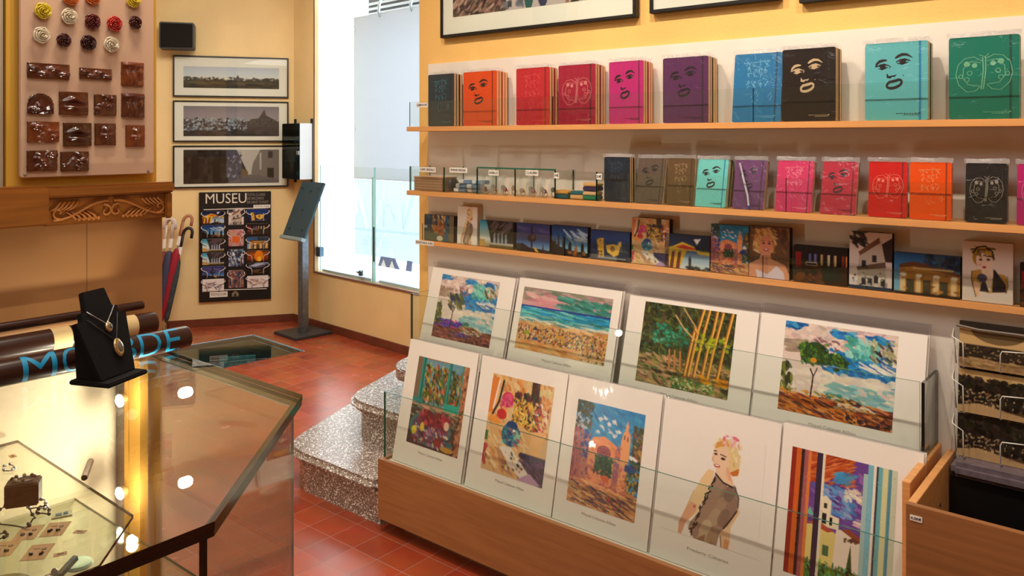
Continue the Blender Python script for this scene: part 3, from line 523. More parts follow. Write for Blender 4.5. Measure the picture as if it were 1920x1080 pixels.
def blonde(w, h):
    p = Pic(w, h, (110, 74, 50), 21); p.dabs(60, 0, 0, 1, 1, [(90, 58, 40), (120, 80, 54), (70, 44, 34), (150, 110, 70)], .1, .05, 1.3, .4); p.ell(.42, .3, .26, .26, (214, 160, 90)); p.dabs(70, .16, .06, .68, .52, [(236, 196, 120), (196, 130, 70), (240, 214, 160), (170, 100, 50)], .07, .02, .8, .9); p.ell(.46, .36, .15, .18, (222, 140, 110)); p.poly([(.36, .5), (.56, .5), (.58, .62), (.9, .72), (1, .9), (1, 1), (.05, 1), (.04, .76), (.3, .64)], (220, 150, 116))
    p.poly([(.22, .84), (.5, .92), (.7, .74), (.86, .86), (.9, 1), (.26, 1)], (226, 204, 216)); p.ell(.4, .33, .03, .015, (60, 36, 30)); p.ell(.53, .33, .03, .015, (60, 36, 30)); p.ell(.46, .45, .06, .025, (170, 40, 44)); p.ell(.46, .445, .045, .01, (250, 240, 236)); p.stroke([(.35, .29), (.43, .285)], .014, (110, 66, 40)); p.stroke([(.5, .285), (.58, .3)], .014, (110, 66, 40)); return p
def portrait(w, h):
    p = Pic(w, h, (228, 208, 196), 22); p.poly([(.2, .5), (.36, .46), (.6, .5), (.84, .52), (.9, .62), (.88, .8), (.5, .84), (.2, .72)], (190, 140, 60)); p.poly([(.38, .46), (.66, .44), (.62, .6), (.56, .8), (.48, .8), (.42, .6)], (236, 206, 180)); p.poly([(.62, .44), (.66, .46), (.86, .68), (.86, .8), (.6, .82)], (34, 34, 44)); p.poly([(.34, .72), (.46, .64), (.54, .82), (.36, .82)], (40, 40, 50)); p.poly([(.2, .74), (.26, .66), (.38, .7), (.34, .9), (.28, .92)], (236, 186, 150)); p.ell(.4, .6, .1, .07, (70, 70, 96)); p.ell(.41, .27, .2, .16, (170, 130, 34)); p.ell(.44, .31, .16, .17, (238, 206, 184)); p.dabs(30, .22, .1, .62, .24, [(206, 164, 40), (40, 34, 24), (150, 110, 30)], .06, .018, .3, .6); p.stroke([(.22, .2), (.3, .1), (.46, .07), (.6, .16), (.63, .28)], .03, (30, 26, 24)); p.ell(.37, .3, .035, .016, (40, 30, 34)); p.ell(.52, .29, .035, .016, (40, 30, 34)); p.ell(.44, .42, .04, .02, (170, 50, 60)); p.ell(.36, .38, .03, .02, (232, 150, 160)); p.stroke([(.2, .5), (.19, .64), (.28, .92)], .016, (60, 44, 40)); p.stroke([(.88, .54), (.9, .7), (.86, .82)], .016, (120, 70, 40)); return p
def vase(w, h):
    p = Pic(w, h, (40, 70, 100), 23); p.dabs(40, 0, 0, 1, 1, [(30, 60, 96), (60, 100, 110), (110, 100, 70), (40, 50, 70)], .12, .05, .5, .8); p.rect(0, .66, 1, 1, (90, 96, 80)); p.dabs(40, .3, 0, .7, .6, [(190, 130, 60), (150, 80, 40), (90, 50, 40), (220, 190, 120)], .07, .03, 1.3, .6); p.dabs(20, .35, .45, .65, .75, [(170, 70, 50), (206, 120, 60)], .06, .04, 0, 1); p.ell(.54, .88, .1, .1, (214, 206, 180)); p.ell(.05, .48, .07, .05, (200, 200, 206)); p.rect(.72, 0, .78, 1, (50, 90, 130)); p.rect(.85, 0, 1, 1, (120, 104, 80)); return p
def photo(w, h, kind):
    if kind == 'skyline':
        p = Pic(w, h, (200, 200, 212), 31); p.grad(0, .56, [(196, 196, 214), (206, 214, 226), (226, 220, 220)]); p.rect(0, .55, 1, 1, (52, 44, 36)); p.dabs(120, 0, .5, 1, .62, [(220, 216, 206), (60, 50, 44), (100, 96, 90), (40, 36, 34)], .016, .014, 0, .4); p.dabs(70, 0, .68, 1, 1, [(70, 58, 40), (44, 36, 30), (84, 70, 48)], .1, .02, .05, .05); p.poly([(.54, .54), (.56, .36), (.58, .52), (.62, .55)], (60, 56, 56)); p.dabs(8, .42, .52, .48, .6, [(226, 220, 200)], .014, .012, 0, .3)
    elif kind == 'town':
        p = Pic(w, h, (150, 138, 148), 32); p.grad(0, .55, [(128, 120, 132), (150, 138, 150), (160, 150, 156)]); p.rect(0, .5, 1, 1, (66, 56, 60)); p.dabs(230, 0, .4, .66, .82, [(190, 196, 206), (90, 84, 90), (150, 160, 180), (50, 44, 48), (120, 130, 150)], .016, .014, 0, .4); p.poly([(.66, .62), (.7, .42), (.78, .4), (.82, .2), (.84, .1), (.86, .3), (.96, .46), (1, .6), (1, .7), (.66, .7)], (76, 66, 70)); p.dabs(40, .68, .44, .96, .62, [(100, 90, 92), (50, 44, 48)], .014, .02, 0, .3); p.rect(0, .84, 1, 1, (52, 44, 50)); p.dabs(30, 0, .8, 1, 1, [(70, 62, 70), (44, 38, 44)], .08, .02, .05, .05)
    elif kind == 'street':
        p = Pic(w, h, (196, 186, 182), 33); p.poly([(0, 0), (.54, 0), (.6, .3), (.66, .66), (.6, .86), (0, 1)], (62, 54, 54)); p.rect(0, 0, .44, 1, (46, 40, 42)); p.poly([(.44, 0), (.55, .02), (.6, .3), (.6, .86), (.44, 1)], (84, 84, 104)); p.dabs(60, 0, 0, .44, 1, [(58, 50, 50), (36, 30, 32)], .03, .05, 0, .2); p.rect(.08, .25, .16, .86, (24, 22, 24)); p.rect(.3, .3, .38, .95, (24, 22, 24)); p.dabs(26, .46, .1, .6, .8, [(150, 150, 160), (60, 56, 70)], .012, .03, 0, .1); p.poly([(.72, .4), (.8, .0), (1, 0), (1, .9), (.78, .8), (.7, .72)], (126, 116, 114)); p.rect(.88, .06, .93, .26, (60, 54, 54)); p.rect(.87, .55, .94, .84, (34, 32, 34)); p.rect(.79, .1, .81, .6, (190, 180, 180)); p.poly([(.52, .9), (.66, .74), (.74, .74), (1, .88), (1, 1), (.44, 1)], (110, 102, 106)); p.poly([(.6, .55), (.67, .66), (.66, .8), (.6, .8)], (120, 96, 70))
    elif kind == 'people':
        p = Pic(w, h, (170, 150, 150), 34); p.rect(0, .6, .4, 1, (110, 84, 80)); p.dabs(240, 0, .6, .38, 1, [(60, 46, 46), (150, 110, 100), (90, 70, 66), (190, 150, 140), (40, 34, 40)], .035, .012, -.6, .5); p.rect(.38, .6, 1, 1, (196, 180, 180)); p.dabs(30, .36, .5, .5, .98, [(60, 66, 90), (40, 40, 60), (90, 100, 120)], .02, .1, 0, .1); p.ell(.53, .88, .03, .14, (30, 90, 90)); p.ell(.62, .86, .035, .15, (60, 60, 90)); p.rect(.76, .6, .78, 1, (150, 110, 90)); p.rect(.79, .6, 1, 1, (70, 66, 50)); p.dabs(40, .79, .6, 1, 1, [(206, 196, 180), (40, 44, 34)], .02, .02, .5, 1)
    else:
        p = Pic(w, h, (84, 66, 46), 35 + len(kind)); sky = {'oval': .4, 'garden': .26, 'avenue': .02}[kind]; p.rect(0, 0, 1, sky, (190, 156, 106))
        if kind == 'oval': p.ell(.55, .0, .38, .34, (110, 88, 58)); p.rect(0, .42, 1, .78, (44, 36, 28)); p.dabs(90, 0, .42, 1, .7, [(30, 26, 20), (60, 48, 36), (150, 120, 84)], .02, .02, 0, 1); p.rect(0, .76, 1, 1, (150, 120, 80)); p.dabs(30, 0, .74, 1, 1, [(120, 94, 62), (170, 138, 94)], .1, .02, .1, .1)
        else:
            p.rect(0, sky, 1, .76, (34, 28, 22)); p.dabs(190, 0, max(0, sky - .08), 1, .8, [(20, 17, 14), (50, 40, 30), (26, 22, 18), (40, 32, 24)], .06, .04, .4, 1); p.dabs(30, 0, .45, .6, .8, [(170, 140, 100), (120, 96, 68)], .03, .018, .4, 1); p.poly([(0, .84), (.3, .74), (1, .9), (1, 1), (0, 1)], (170, 138, 98)); p.dabs(24, .1, .5, 1, .8, [(190, 160, 116), (30, 26, 20)], .012, .05, 0, .2)
    return p
# ------------------------------------------------------------------ the room
def wallbox(name, p, q, z0, z1, th, mat, side=1):
    """wall from p to q (seen with its face on the line), thickness th to the far side"""
    ang = math.atan2(q[1] - p[1], q[0] - p[0]); L = math.hypot(q[0] - p[0], q[1] - p[1])
    return struct(M().box(0, L, 0, th * side, z0, z1).build(name, mat, None, (p[0], p[1], 0), (0, 0, ang)))
CEILZ = 3.0
SW = -2.574
hat = [onz(*q, 0) for q in ((417, 691), (571, 658), (475, 627), (300, 655))]
fl = M(); big = [(-5.2, -4.2), (5.2, -4.2), (5.2, 8.2), (-5.2, 8.2)]
fl._a([(x, y, 0) for x, y in big] + [(x, y, 0) for x, y in hat], [(0, 1, 5, 4), (1, 2, 6, 5), (2, 3, 7, 6), (3, 0, 4, 7)], 0)
struct(fl.build('floor', TILE))
struct(M().box(-5.2, 5.2, -4.2, 7.6, CEILZ, CEILZ + .1).build('ceiling', CEIL))
p0, p1 = W(SW, 0), W(3.2, 0)
wallbox('wall_right', p0, p1, 0, CEILZ, .22, ORANGE)
b0, b1 = BK.w(-2.2, 0), BK.w(0, 0)
wallbox('wall_back', b0, b1, 0, CEILZ, .2, CREAMW)
KO0, KO1, SILL, TOPZ = .327, 2.15, .457, 2.78
wn = M().box(0, KO0, 0, .035, 0, CEILZ).box(KO1, 3.2, 0, .035, 0, CEILZ).box(KO0, KO1, 0, .035, 0, SILL).box(KO0, KO1, 0, .035, TOPZ, CEILZ)
struct(wn.build('wall_window', CREAMW, None, (COR[0], COR[1], 0), (0, 0, WN.a)))
w1 = WN.w(3.2, 0); sb = W(-1.3, -.22)
wallbox('wall_stair', w1, sb, 0, CEILZ, .1, CREAMW)
lft = (-4.3, -3.0); rgt = (4.6, -3.0)
wallbox('wall_left', lft, b0, 0, CEILZ, .1, CREAMW)
wallbox('wall_front', rgt, lft, 0, CEILZ, .1, CREAMW)
wallbox('wall_side', p1, rgt, 0, CEILZ, .1, CREAMW)
# skirting
bb = M().box(-1.0, -.002, -.014, 0, 0, .062).box(-.986, -.94, -.03, -.014, .0, .045)
struct(bb.build('baseboard_back', BASEB, None, (COR[0], COR[1], 0), (0, 0, BK.a), bevel=.003))
struct(M().box(.002, 1.78, -.014, 0, 0, .062).build('baseboard_window', BASEB, None, (COR[0], COR[1], 0), (0, 0, WN.a), bevel=.003))
tr = M().box(KO0 - .012, KO1, -.006, .02, SILL - .012, SILL + .002).box(KO0 - .012, KO0 + .002, -.004, .0, SILL, TOPZ)
struct(tr.build('trim_1', P('brown_trim', (124, 92, 78), .5), None, (COR[0], COR[1], 0), (0, 0, WN.a)))

# ------------------------------------------------------------------ shop window (window wall frame)
WR = (0, 0, WN.a)
def wnpos(x, y, z): return WN.w(x, y, z)
GREYG = lightsheet('grey_screen', (.29, .305, .32))
def kx(u, y=0): return WN.at(u, 300, y)[0]
jt = kx(700, .03)
wg = struct(T('window_1', 'clear glass shop window doors above the low cream wall', 'window', WN.w(0, 0, 0), WN.a)); del wg['category']
M().pane(KO0 + .01, jt - .004, .04, .05, SILL + .004, 1.33).build('glass_pane', [GLASS, P('pale_edge', (150, 206, 204), .2)], wg)
M().pane(jt + .004, KO1 - .01, .04, .05, SILL + .004, 1.33).build('glass_pane', [GLASS, P('pale_edge', (150, 206, 204), .2)], wg)
z0 = WN.at(700, 425, .03)[1]; z1 = WN.at(700, 332, .03)[1]
M().box(jt - .007, jt + .007, .022, .042, SILL + .01, z1).build('glass_joint', P('pale_edge', (150, 206, 204), .2), wg)
M().box(jt + .008, jt + .02, .02, .03, WN.at(700, 490, .03)[1], z0).build('pull_bar', DARKM, wg, bevel=.002)
hz = WN.at(597, 472, .02)[1]; hx = kx(597, .02)
M().box(hx - .03, hx + .03, .012, .055, hz - .04, hz + .04).build('hinge', P('hinge_metal', (84, 110, 132), .3, .7), wg, bevel=.004)
lx, lz = WN.at(677, 512, .02)
lk = M().lathe([(.016, -.02), (.02, -.015), (.02, .015), (.016, .02)], 14, c=(lx, .02, lz)); lk.tube([(lx - .045, .012, lz + .005), (lx, .012, lz - .004)], .006, 8)
lk.build('lock', P('lock_metal', (96, 116, 132), .25, .8), wg)
M().box(KO0 + .04, jt - .05, .045, .075, SILL + .004, SILL + .02).box(jt + .05, KO1 - .05, .045, .075, SILL + .004, SILL + .02).build('floor_rail', P('rail_metal', (186, 204, 220), .35, .4), wg)
# display deck and the hanging screen behind the doors
struct(M().box(KO0 - .5, KO1, .08, 1.15, SILL - .06, SILL).build('window_sill', P('white_deck', (242, 242, 244), .5), None, (COR[0], COR[1], 0), WR))
SY = .42
sx0, sz1 = WN.at(663, 33, SY); sz0 = WN.at(720, 338, SY)[1]
scr = T('window_screen', 'pale grey hanging screen behind the shop window glass', 'screen', WN.w(sx0, SY, sz0), WN.a)
M().box(0, 1.35, 0, .008, 0, sz1 - sz0).build('screen_panel', GREYG, scr, bevel=.002)
for v in (56, 243):
    zz = WN.at(662, v, SY)[1] - sz0; M().box(-.03, .02, -.004, .012, zz - .012, zz + .012).build('edge_clip', STEEL, scr)
for u in (712, 772):
    xx = kx(u, SY) - sx0; h = sz1 - sz0
    M().tube([(xx, .004, h - .03), (xx, -.012, h), (xx + .01, -.012, h + .07), (xx + .03, .004, h + .13), (xx + .02, .02, h + .18)], .012, 8).build('hook', P('hook_metal', (150, 170, 190), .3, .6), scr, smooth=True)
zt = WN.at(700, 8, SY + .25)[1]
vt = T('window_vent', 'dark slatted vent slot above the grey window screen', 'vent', WN.w(kx(691, SY + .25), SY + .25, zt - .12), WN.a)
M().box(0, 1.3, 0, .3, 0, .17).build('housing', P('vent_dark', (46, 58, 72), .5), vt)
for i in range(3): M().box(.02, 1.28, -.016, -.002, .02 + i * .045, .042 + i * .045).build('slat', P('vent_slat', (150, 166, 184), .4), vt)
# film with etched letters below the screen
FILM = lightsheet('etched_film', (.32, .37, .405), .05)
lx0, lzb = WN.at(665, 475, SY + .02)
fm = T('window_film', 'translucent pale blue film with big letter shapes below the grey screen', 'film', WN.w(lx0, SY + .02, lzb), WN.a)
fh = sz0 - lzb - .004
M().box(0, 1.3, 0, .002, 0, fh).build('film_sheet', FILM, fm)
LET = lightsheet('etched_letter', (.95, .97, 1), .45); LETD = lightsheet('etched_letter_dark', (.45, .6, .75), .8)  # pale letters and a darker blue tone for some strokes
def film_let(pts, w, m=LET): M().ribbon(pts, w, -.0012, th=.001).build('letter', m, fm)
def fx(u, v): a, b = WN.at(u, v, SY + .02); return a - lx0, b - lzb
film_let([fx(668, 400), fx(667, 345), fx(690, 428)], .05); film_let([fx(706, 420), fx(722, 345), fx(738, 400)], .035)
film_let([fx(756, 382), fx(756, 430), fx(776, 360)], .03, LETD); film_let([fx(719, 425), fx(720, 388), fx(732, 384), fx(742, 420)], .025, LETD); film_let([fx(762, 430), fx(786, 350)], .03)
film_let([fx(708, 470), fx(722, 436), fx(736, 478)], .03); film_let([fx(664, 428), fx(786, 440)], .022, LETD)
text_mesh('SERRER', .12, lightsheet('small_letter', (.5, .62, .75), .82), 'small_lettering', fm, (fx(690, 452)[0] + .12, -.003, fx(690, 452)[1]), width=.42)
# lettering strip further out on the outer pane
LY = .28
lb = T('lettering_strip', 'blue and white lettering strip low in the shop window, under the film', 'sign', WN.w(kx(700, LY), LY, WN.at(745, 505, LY)[1]), WN.a)
sh = WN.at(745, 484, LY)[1] - WN.at(745, 503, LY)[1]
BL = P('lettering_blue', (104, 122, 172), .6)
for a, b, c, d in ((.06, .1, .28, .34), (.42, .44, .5, .49), (.6, .62, 1.2, 1.2)):
    M().slab([(a, 0), (d, 0), (c, sh), (b, sh)], 0, .01).build('letter_block', BL, lb)
for x in (.14, .25, .67): M().slab([(x - .035, .0), (x, sh * .75), (x + .035, .0)], -.003, 0).build('white_letter', P('lettering_white', (246, 246, 250), .5), lb)

# ------------------------------------------------------------------ pictures on the back wall
def framed(name, label, fr, corners, art, artbox, depth=.025, bw=.012, n=(150, 50), group=None, kind=None):
    (x0, z1), (x1, z0) = fr.at(*corners[0], -depth), fr.at(*corners[1], -depth); w, h = x1 - x0, z1 - z0
    o = T(name, label, 'picture', fr.w(x0, 0, z0), fr.a, group)
    M().box(0, bw, -depth, -.001, 0, h).box(w - bw, w, -depth, -.001, 0, h).box(bw, w - bw, -depth, -.001, 0, bw).box(bw, w - bw, -depth, -.001, h - bw, h).build('frame', BLACK, o, bevel=.0015)
    M().box(bw, w - bw, -depth + .008, -.002, bw, h - bw).build('mount', MATB, o)
    if art:
        ax, ay, bx, by = artbox; pic_mesh('photograph', art, (bx - ax) * w, (by - ay) * h, o, (ax * w, -depth + .007, ay * h))
    M().box(bw, w - bw, -depth + .003, -depth + .004, bw, h - bw).build('glazing', GLASS, o)
    return o
G3 = 'panorama pictures on the back wall'
framed('framed_photograph', 'topmost of three framed panoramas, pale sky over a low skyline', BK, ((324, 103), (541, 184)), photo(170, 46, 'skyline'), (.088, .22, .915, .74), group=G3)
framed('framed_photograph', 'middle framed panorama, grey town with a tall church spire', BK, ((324, 188), (541, 266)), photo(170, 56, 'town'), (.088, .14, .915, .87), group=G3)
framed('framed_photograph', 'lowest framed panorama, dark narrow street between houses', BK, ((324, 273), (541, 350)), photo(170, 60, 'street'), (.088, .1, .915, .9), group=G3)
# speaker
x0, z1 = BK.at(298, 40, -.2); x1, z0 = BK.at(364, 92, -.2)
sp = T('wall_speaker', 'small black loudspeaker box high on the back wall', 'speaker', BK.w(x0, 0, z0), BK.a)
M().box(0, x1 - x0, -.2, -.03, 0, z1 - z0).build('cabinet', BLACK, sp, bevel=.008)
M().box(.012, x1 - x0 - .012, -.208, -.198, .012, z1 - z0 - .012).build('grille', P('speaker_cloth', (34, 31, 30), .95, spec=.1, bump=(500, .4)), sp, bevel=.004)
M().box(.1, .16, -.03, -.001, .06, .12).build('wall_bracket', BLACK, sp)
# poster board with postcards
x0, z1 = BK.at(373, 361, -.02); x1, z0 = BK.at(508, 560, -.02); BW_, BH_ = x1 - x0, z1 - z0
bd = T('postcard_board', 'black wall board headed MUSEU holding rows of small postcards', 'display board', BK.w(x0, 0, z0), BK.a)
M().box(0, BW_, -.02, -.001, 0, BH_).build('board', P('board_black', (20, 16, 15), .45), bd, bevel=.002)
def bp(u, v): a, b = BK.at(u, v, -.022); return a - x0, b - z0
OFFW = P('offwhite_print', (222, 214, 198), .6); DIMW = P('dim_print', (150, 140, 130), .6)
a = bp(424, 373); text_mesh('MUSEU', .118, OFFW, 'title_lettering', bd, (a[0], -.0215, a[1]), width=bp(462, 373)[0] - bp(385.5, 373)[0])
for i, t in enumerate(('TOTA CLASSE', 'DE RECORDS', 'DE SANT CUGAT')):
    a = bp(463, 365.5 + 7 * i); text_mesh(t, .03, DIMW, 'small_lettering', bd, (a[0], -.0215, a[1]), align='LEFT', width=bp((497, 494, 503)[i], 370)[0] - a[0])
price_tag('price_label', 'POSTALS 0,50€', .135, .028, bd, (bp(491, 387)[0], -.0225, bp(491, 387)[1]), label='white label under the small lettering')
price_tag('price_label', 'POSTALS 0,50€', .14, .045, bd, (bp(410, 552)[0], -.0225, bp(410, 552)[1]), label='white label at the bottom of the board')
a = bp(441, 551); M().slab([(a[0] - .026, a[1] - .022), (a[0] + .026, a[1] - .022), (a[0] + .028, a[1] + .005), (a[0], a[1] + .026), (a[0] - .028, a[1] + .005)], -.022, -.0202).slab([(a[0] - .012, a[1] - .02), (a[0] + .012, a[1] - .02), (a[0], a[1] + .012)], -.0226, -.022, 1).build('emblem', [P('emblem_tan', (130, 118, 96), .6), INK], bd)
for v in (391.5, 543): 
    q = [bp(u, v - (u - 440) * .03) for u in (382, 500)]; M().tube([(q[0][0], -.026, q[0][1]), (q[1][0], -.026, q[1][1])], .004, 6).build('rail', WIREM, bd, smooth=True)
cards = [('flag', 'night flag'), ('cypress', 'bright blue sky'), ('arcade', 'turquoise sides'), ('arcade', 'teal archway'), ('lamp', 'deep blue sky'), ('sketch', 'white sketch card'),
         ('villa', ''), ('orange', ''), ('crowd', ''), ('blooms', ''), ('monastery', ''), ('night', ''), ('ochre', ''), ('sunset', ''), ('dark', ''), ('sketch2', '')]
def cardpic(k, w, h, i):
    if k in ('flag', 'cypress', 'arcade', 'lamp', 'villa', 'monastery', 'night', 'ochre'): return dusk(w, h, k, 60 + i)
    p = Pic(w, h, (30, 24, 24), 60 + i)
    if k[:6] == 'sketch': p.a[:] = (230, 222, 222); p.dabs(26, .15, .3, .85, .75, [(130, 90, 86), (70, 56, 90), (170, 140, 136), (50, 46, 50)] if k == 'sketch' else [(150, 90, 80), (120, 70, 64), (170, 120, 110)], .12, .02, .2, .8)
    if k == 'orange': p.a[:] = (190, 150, 140); p.dabs(40, 0, 0, 1, 1, [(206, 120, 90), (170, 70, 60), (214, 160, 190)], .14, .06, .5, 1); p.ell(.45, .6, .3, .2, (220, 100, 40))
    if k == 'crowd': p.a[:] = (50, 56, 80); p.dabs(60, 0, 0, 1, 1, [(200, 206, 220), (40, 40, 60), (90, 130, 170), (230, 230, 236)], .12, .06, .8, 1)
    if k == 'blooms': p.a[:] = (130, 90, 80); p.dabs(70, 0, 0, 1, 1, [(150, 60, 70), (40, 60, 100), (190, 150, 130), (90, 70, 50), (214, 180, 190)], .12, .06, 1, .7)
    if k == 'sunset': p.grad(0, 1, [(80, 40, 30), (170, 80, 30), (150, 60, 20), (50, 24, 20)]); p.ell(.55, .5, .2, .5, (230, 130, 20)); p.ell(.57, .75, .09, .2, (250, 190, 60))
    if k == 'dark': p.dabs(16, .2, 0, 1, .35, [(190, 196, 220), (110, 116, 150)], .2, .05, 0, .3); p.dabs(10, .2, .6, .8, .9, [(110, 90, 60)], .12, .03, 0, .3)
    return p
spots = [(379.5, 420, y0, y1) for y0, y1 in ((394, 418), (420, 444), (446, 471), (472, 496), (497, 520), (521, 546))] + [(428.5, 457, y0, y1) for y0, y1 in ((390, 423), (430, 462), (467, 500), (506, 540))] + [(463.5, 503, y0, y1) for y0, y1 in ((393, 416), (420, 441), (445, 469), (470, 492), (493, 516), (517, 541))]
clab = ['flag and night blue sky, top of the left column', 'bright blue sky, second of the left column', 'turquoise and sand colours, third of the left column', 'teal corner and grey arches, fourth of the left column', 'deep blue sky with a lamp, fifth of the left column', 'white sketch card, foot of the left column', 'pale grey house front, top of the middle column', 'orange and pink shapes, second of the middle column', 'black and white crowd, third of the middle column', 'dark red and blue flowers, foot of the middle column', 'golden ruin under a blue sky, top of the right column', 'dark interior with pink lights, second of the right column', 'blue sky over arches, third of the right column', 'orange sunset glow, fourth of the right column', 'dark view with white clouds, fifth of the right column', 'pinkish card with a brown sketch, foot of the right column']
for i, ((k, _), (ua, ub, va, vb)) in enumerate(zip(cards, spots)):
    sk = (lambda u: -(u - 440) * .028)
    (xa, za), (xb, zb) = bp(ua, vb + sk((ua + ub) / 2)), bp(ub, va + sk((ua + ub) / 2)); w, h = xb - xa, zb - za
    o = T('postcard', 'postcard on the MUSEU board, ' + clab[i], 'postcard', BK.w(x0 + xa, -.026, z0 + za), BK.a, 'postcards on the black board')
    M().box(0, w, 0, .004, 0, h).build('card_stack', PAPER, o)
    pic_mesh('picture', cardpic(k, 36, 24, i) if w > h else cardpic(k, 26, 32, i), w, h, o, (0, -.0012, 0))
    hh = h * .62; r = .0032; cx = .0
    for sgn, ex in ((1, -.004), (-1, w + .004)):
        wb = M().tube([(ex, -.004, h * .9), (ex - sgn * .006, -.006, hh + .016), (ex + sgn * .012, -.008, hh), (ex + sgn * w * .2, -.008, hh - .006), (ex + sgn * w * .25, -.008, hh - .02), (ex + sgn * w * .25, -.008, 0)], r, 5)
        wb.build('wire_holder', WIREM, bd, (xa, -.026, za), smooth='all')

# ------------------------------------------------------------------ wall vitrine by the window
x0, x1 = .035, .306
zb, zt = WN.at(565, 337, -.124)[1], WN.at(565, 231, -.124)[1]
vi = T('wall_vitrine', 'small dark glass showcase with a pale side, hung between window and corner', 'showcase', WN.w(x0, 0, zb), WN.a)
vw, vh = x1 - x0, zt - zb; DKG = clearmat('smoked_glass', (.3, .5, .55), 1.0, .02)
M().box(0, vw, -.012, -.002, 0, vh).build('back_panel', P('vitrine_back', (40, 74, 86), .5), vi)
M().box(vw - .006, vw, -.124, -.012, 0, vh).build('side_panel', P('vitrine_side', (226, 238, 248), .3), vi); M().box(0, .006, -.124, -.012, 0, vh).build('side_panel', DARKM, vi)
M().box(.006, vw - .006, -.118, -.012, 0, .012).box(.006, vw - .006, -.118, -.012, vh - .012, vh).build('end_panel', DARKM, vi)
dr = M().pane(0, vw - .002, -.130, -.125, .004, vh - .004).build('door', [DKG, GLASSD], vi); M().box(vw - .03, vw + .004, -.142, -.131, vh * .44, vh * .51).build('catch', STEEL, dr, bevel=.002)
for z in (.32, .62): M().pane(.008, vw - .008, -.115, -.014, z * vh, z * vh + .006).build('shelf', [DKG, P('shelf_edge', (70, 110, 120), .3)], vi)
for x in (.0, vw - .012):
    M().box(x, x + .014, -.02, -.004, vh, vh + .04).build('hanging_bracket', DARKM, vi); M().box(x, x + .014, -.02, -.004, -.035, 0).build('hanging_bracket', DARKM, vi)
for z, xx, k in ((.012, .17, 0), (.32, .16, 1), (.62, .15, 2)):
    o = M().lathe([(.02, 0), (.045, .012), (.05, .035), (.046, .035), (.02, .014)], 14, c=(xx, -.06, 0)) if k == 2 else M().ball((xx, -.06, .035), .045, .03, .035)
    o = o.build('keepsake', P('keepsake_silver', (140, 160, 160), .3, .6), None, WN.w(x0, 0, zb + z * vh + .0065 * (k > 0)), (0, 0, WN.a), smooth=True)
    tag(o, ('silvery lump on the floor of the dark wall showcase', 'grey ornament on the middle shelf of the dark wall showcase', 'small silver bowl on the top shelf of the dark wall showcase')[k], 'ornament', 'ornaments in the wall showcase')

# ------------------------------------------------------------------ lectern stand
px, py = -1.655, 6.47
st = T('lectern_stand', 'dark steel lectern with tilted panel standing by the shop window', 'stand', (px, py, 0), WN.a)
M().box(-.165, .165, -.165, .165, 0, .022).build('base_plate', P('base_metal', (62, 62, 66), .5, .3), st, bevel=.003)
M().box(-.033, .033, -.03, .03, .022, .8).build('pole', P('brushed_steel', (120, 130, 142), .38, .8, var=(30, .25)), st, bevel=.004)
tp = M().box(-.16, .16, -.012, .012, 0, .46).build('panel', P('panel_slate', (52, 78, 92), .4, .2), st, (-.02, -.07, .775), (-math.radians(23), 0, 0), bevel=.004)
M().box(-.165, .165, -.03, .012, -.03, -.001).build('ledge', P('ledge_metal', (150, 176, 190), .4, .4), tp, bevel=.004)
for x, z in ((-.11, .4), (.02, .38), (.11, .41), (0, .22), (-.09, .06), (.1, .06)): M().lathe([(.009, 0), (.012, .003), (.006, .006)], 10).build('stud', P('stud_dark', (28, 40, 48), .4), tp, (x, -.012, z), (pi / 2, 0, 0))

# ------------------------------------------------------------------ floor hatch
hc = np.mean(hat, 0); 
pit = T('floor_hatch', 'glass covered pit let into the terracotta floor with lit exhibits below', 'floor hatch', (float(hc[0]), float(hc[1]), 0))
q = [(x - hc[0], y - hc[1]) for x, y in hat]
PIT = P('pit_stone', (78, 84, 76), .7, var=(14, .35), bump=(20, .5)); m = M()
n = 4; m._a([(x, y, -.006) for x, y in q] + [(x, y, -.55) for x, y in q], [(i, (i + 1) % 4, 4 + (i + 1) % 4, 4 + i) for i in range(4)] + [(4, 5, 6, 7)], 0); m.build('pit_lining', PIT, pit)
sc = lambda k: [(x * k, y * k) for x, y in q]
gl = M().prism(sc(.992), -.02, -.002, 0, 1).build('glass_cover', [clearmat('hatch_glass', (.6, .82, .84), 1.0, .01), P('hatch_edge', (40, 120, 140), .2)], pit)
fr = M()
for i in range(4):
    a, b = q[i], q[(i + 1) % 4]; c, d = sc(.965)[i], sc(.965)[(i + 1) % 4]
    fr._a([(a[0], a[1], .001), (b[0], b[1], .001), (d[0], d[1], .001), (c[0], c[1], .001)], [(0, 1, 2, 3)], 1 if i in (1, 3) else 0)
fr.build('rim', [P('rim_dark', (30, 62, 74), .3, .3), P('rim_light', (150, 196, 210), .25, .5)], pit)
for k, (x, y, w, h, d, col, lab) in enumerate(((-.02, .1, .26, .2, .02, (176, 196, 196), 'pale exhibit panel at the back of the glazed floor pit'), (-.12, -.16, .24, .2, .05, (120, 130, 128), 'grey exhibit board on the left of the glazed floor pit'), (.16, -.06, .24, .2, .05, (150, 150, 132), 'stone coloured exhibit board on the right of the glazed floor pit'), (-.02, -.22, .3, .09, .16, (60, 176, 190), 'turquoise block in the front of the glazed floor pit'))):
    z = -.55 + (.28 if k == 0 else 0)
    o = M().box(-w / 2, w / 2, -d / 2, d / 2, 0, h)
    if k == 0: o.box(-w / 2, w / 2, -d / 2, d / 2, -.28, -.1)
    tag(o.build('museum_plaque' if k < 3 else 'museum_block', P('exhibit%d' % k, col, .6, var=(18, .3)), None, (float(hc[0] + x), float(hc[1] + y), z), (0, 0, .3), bevel=.003), lab, 'exhibit', 'exhibits in the floor pit')

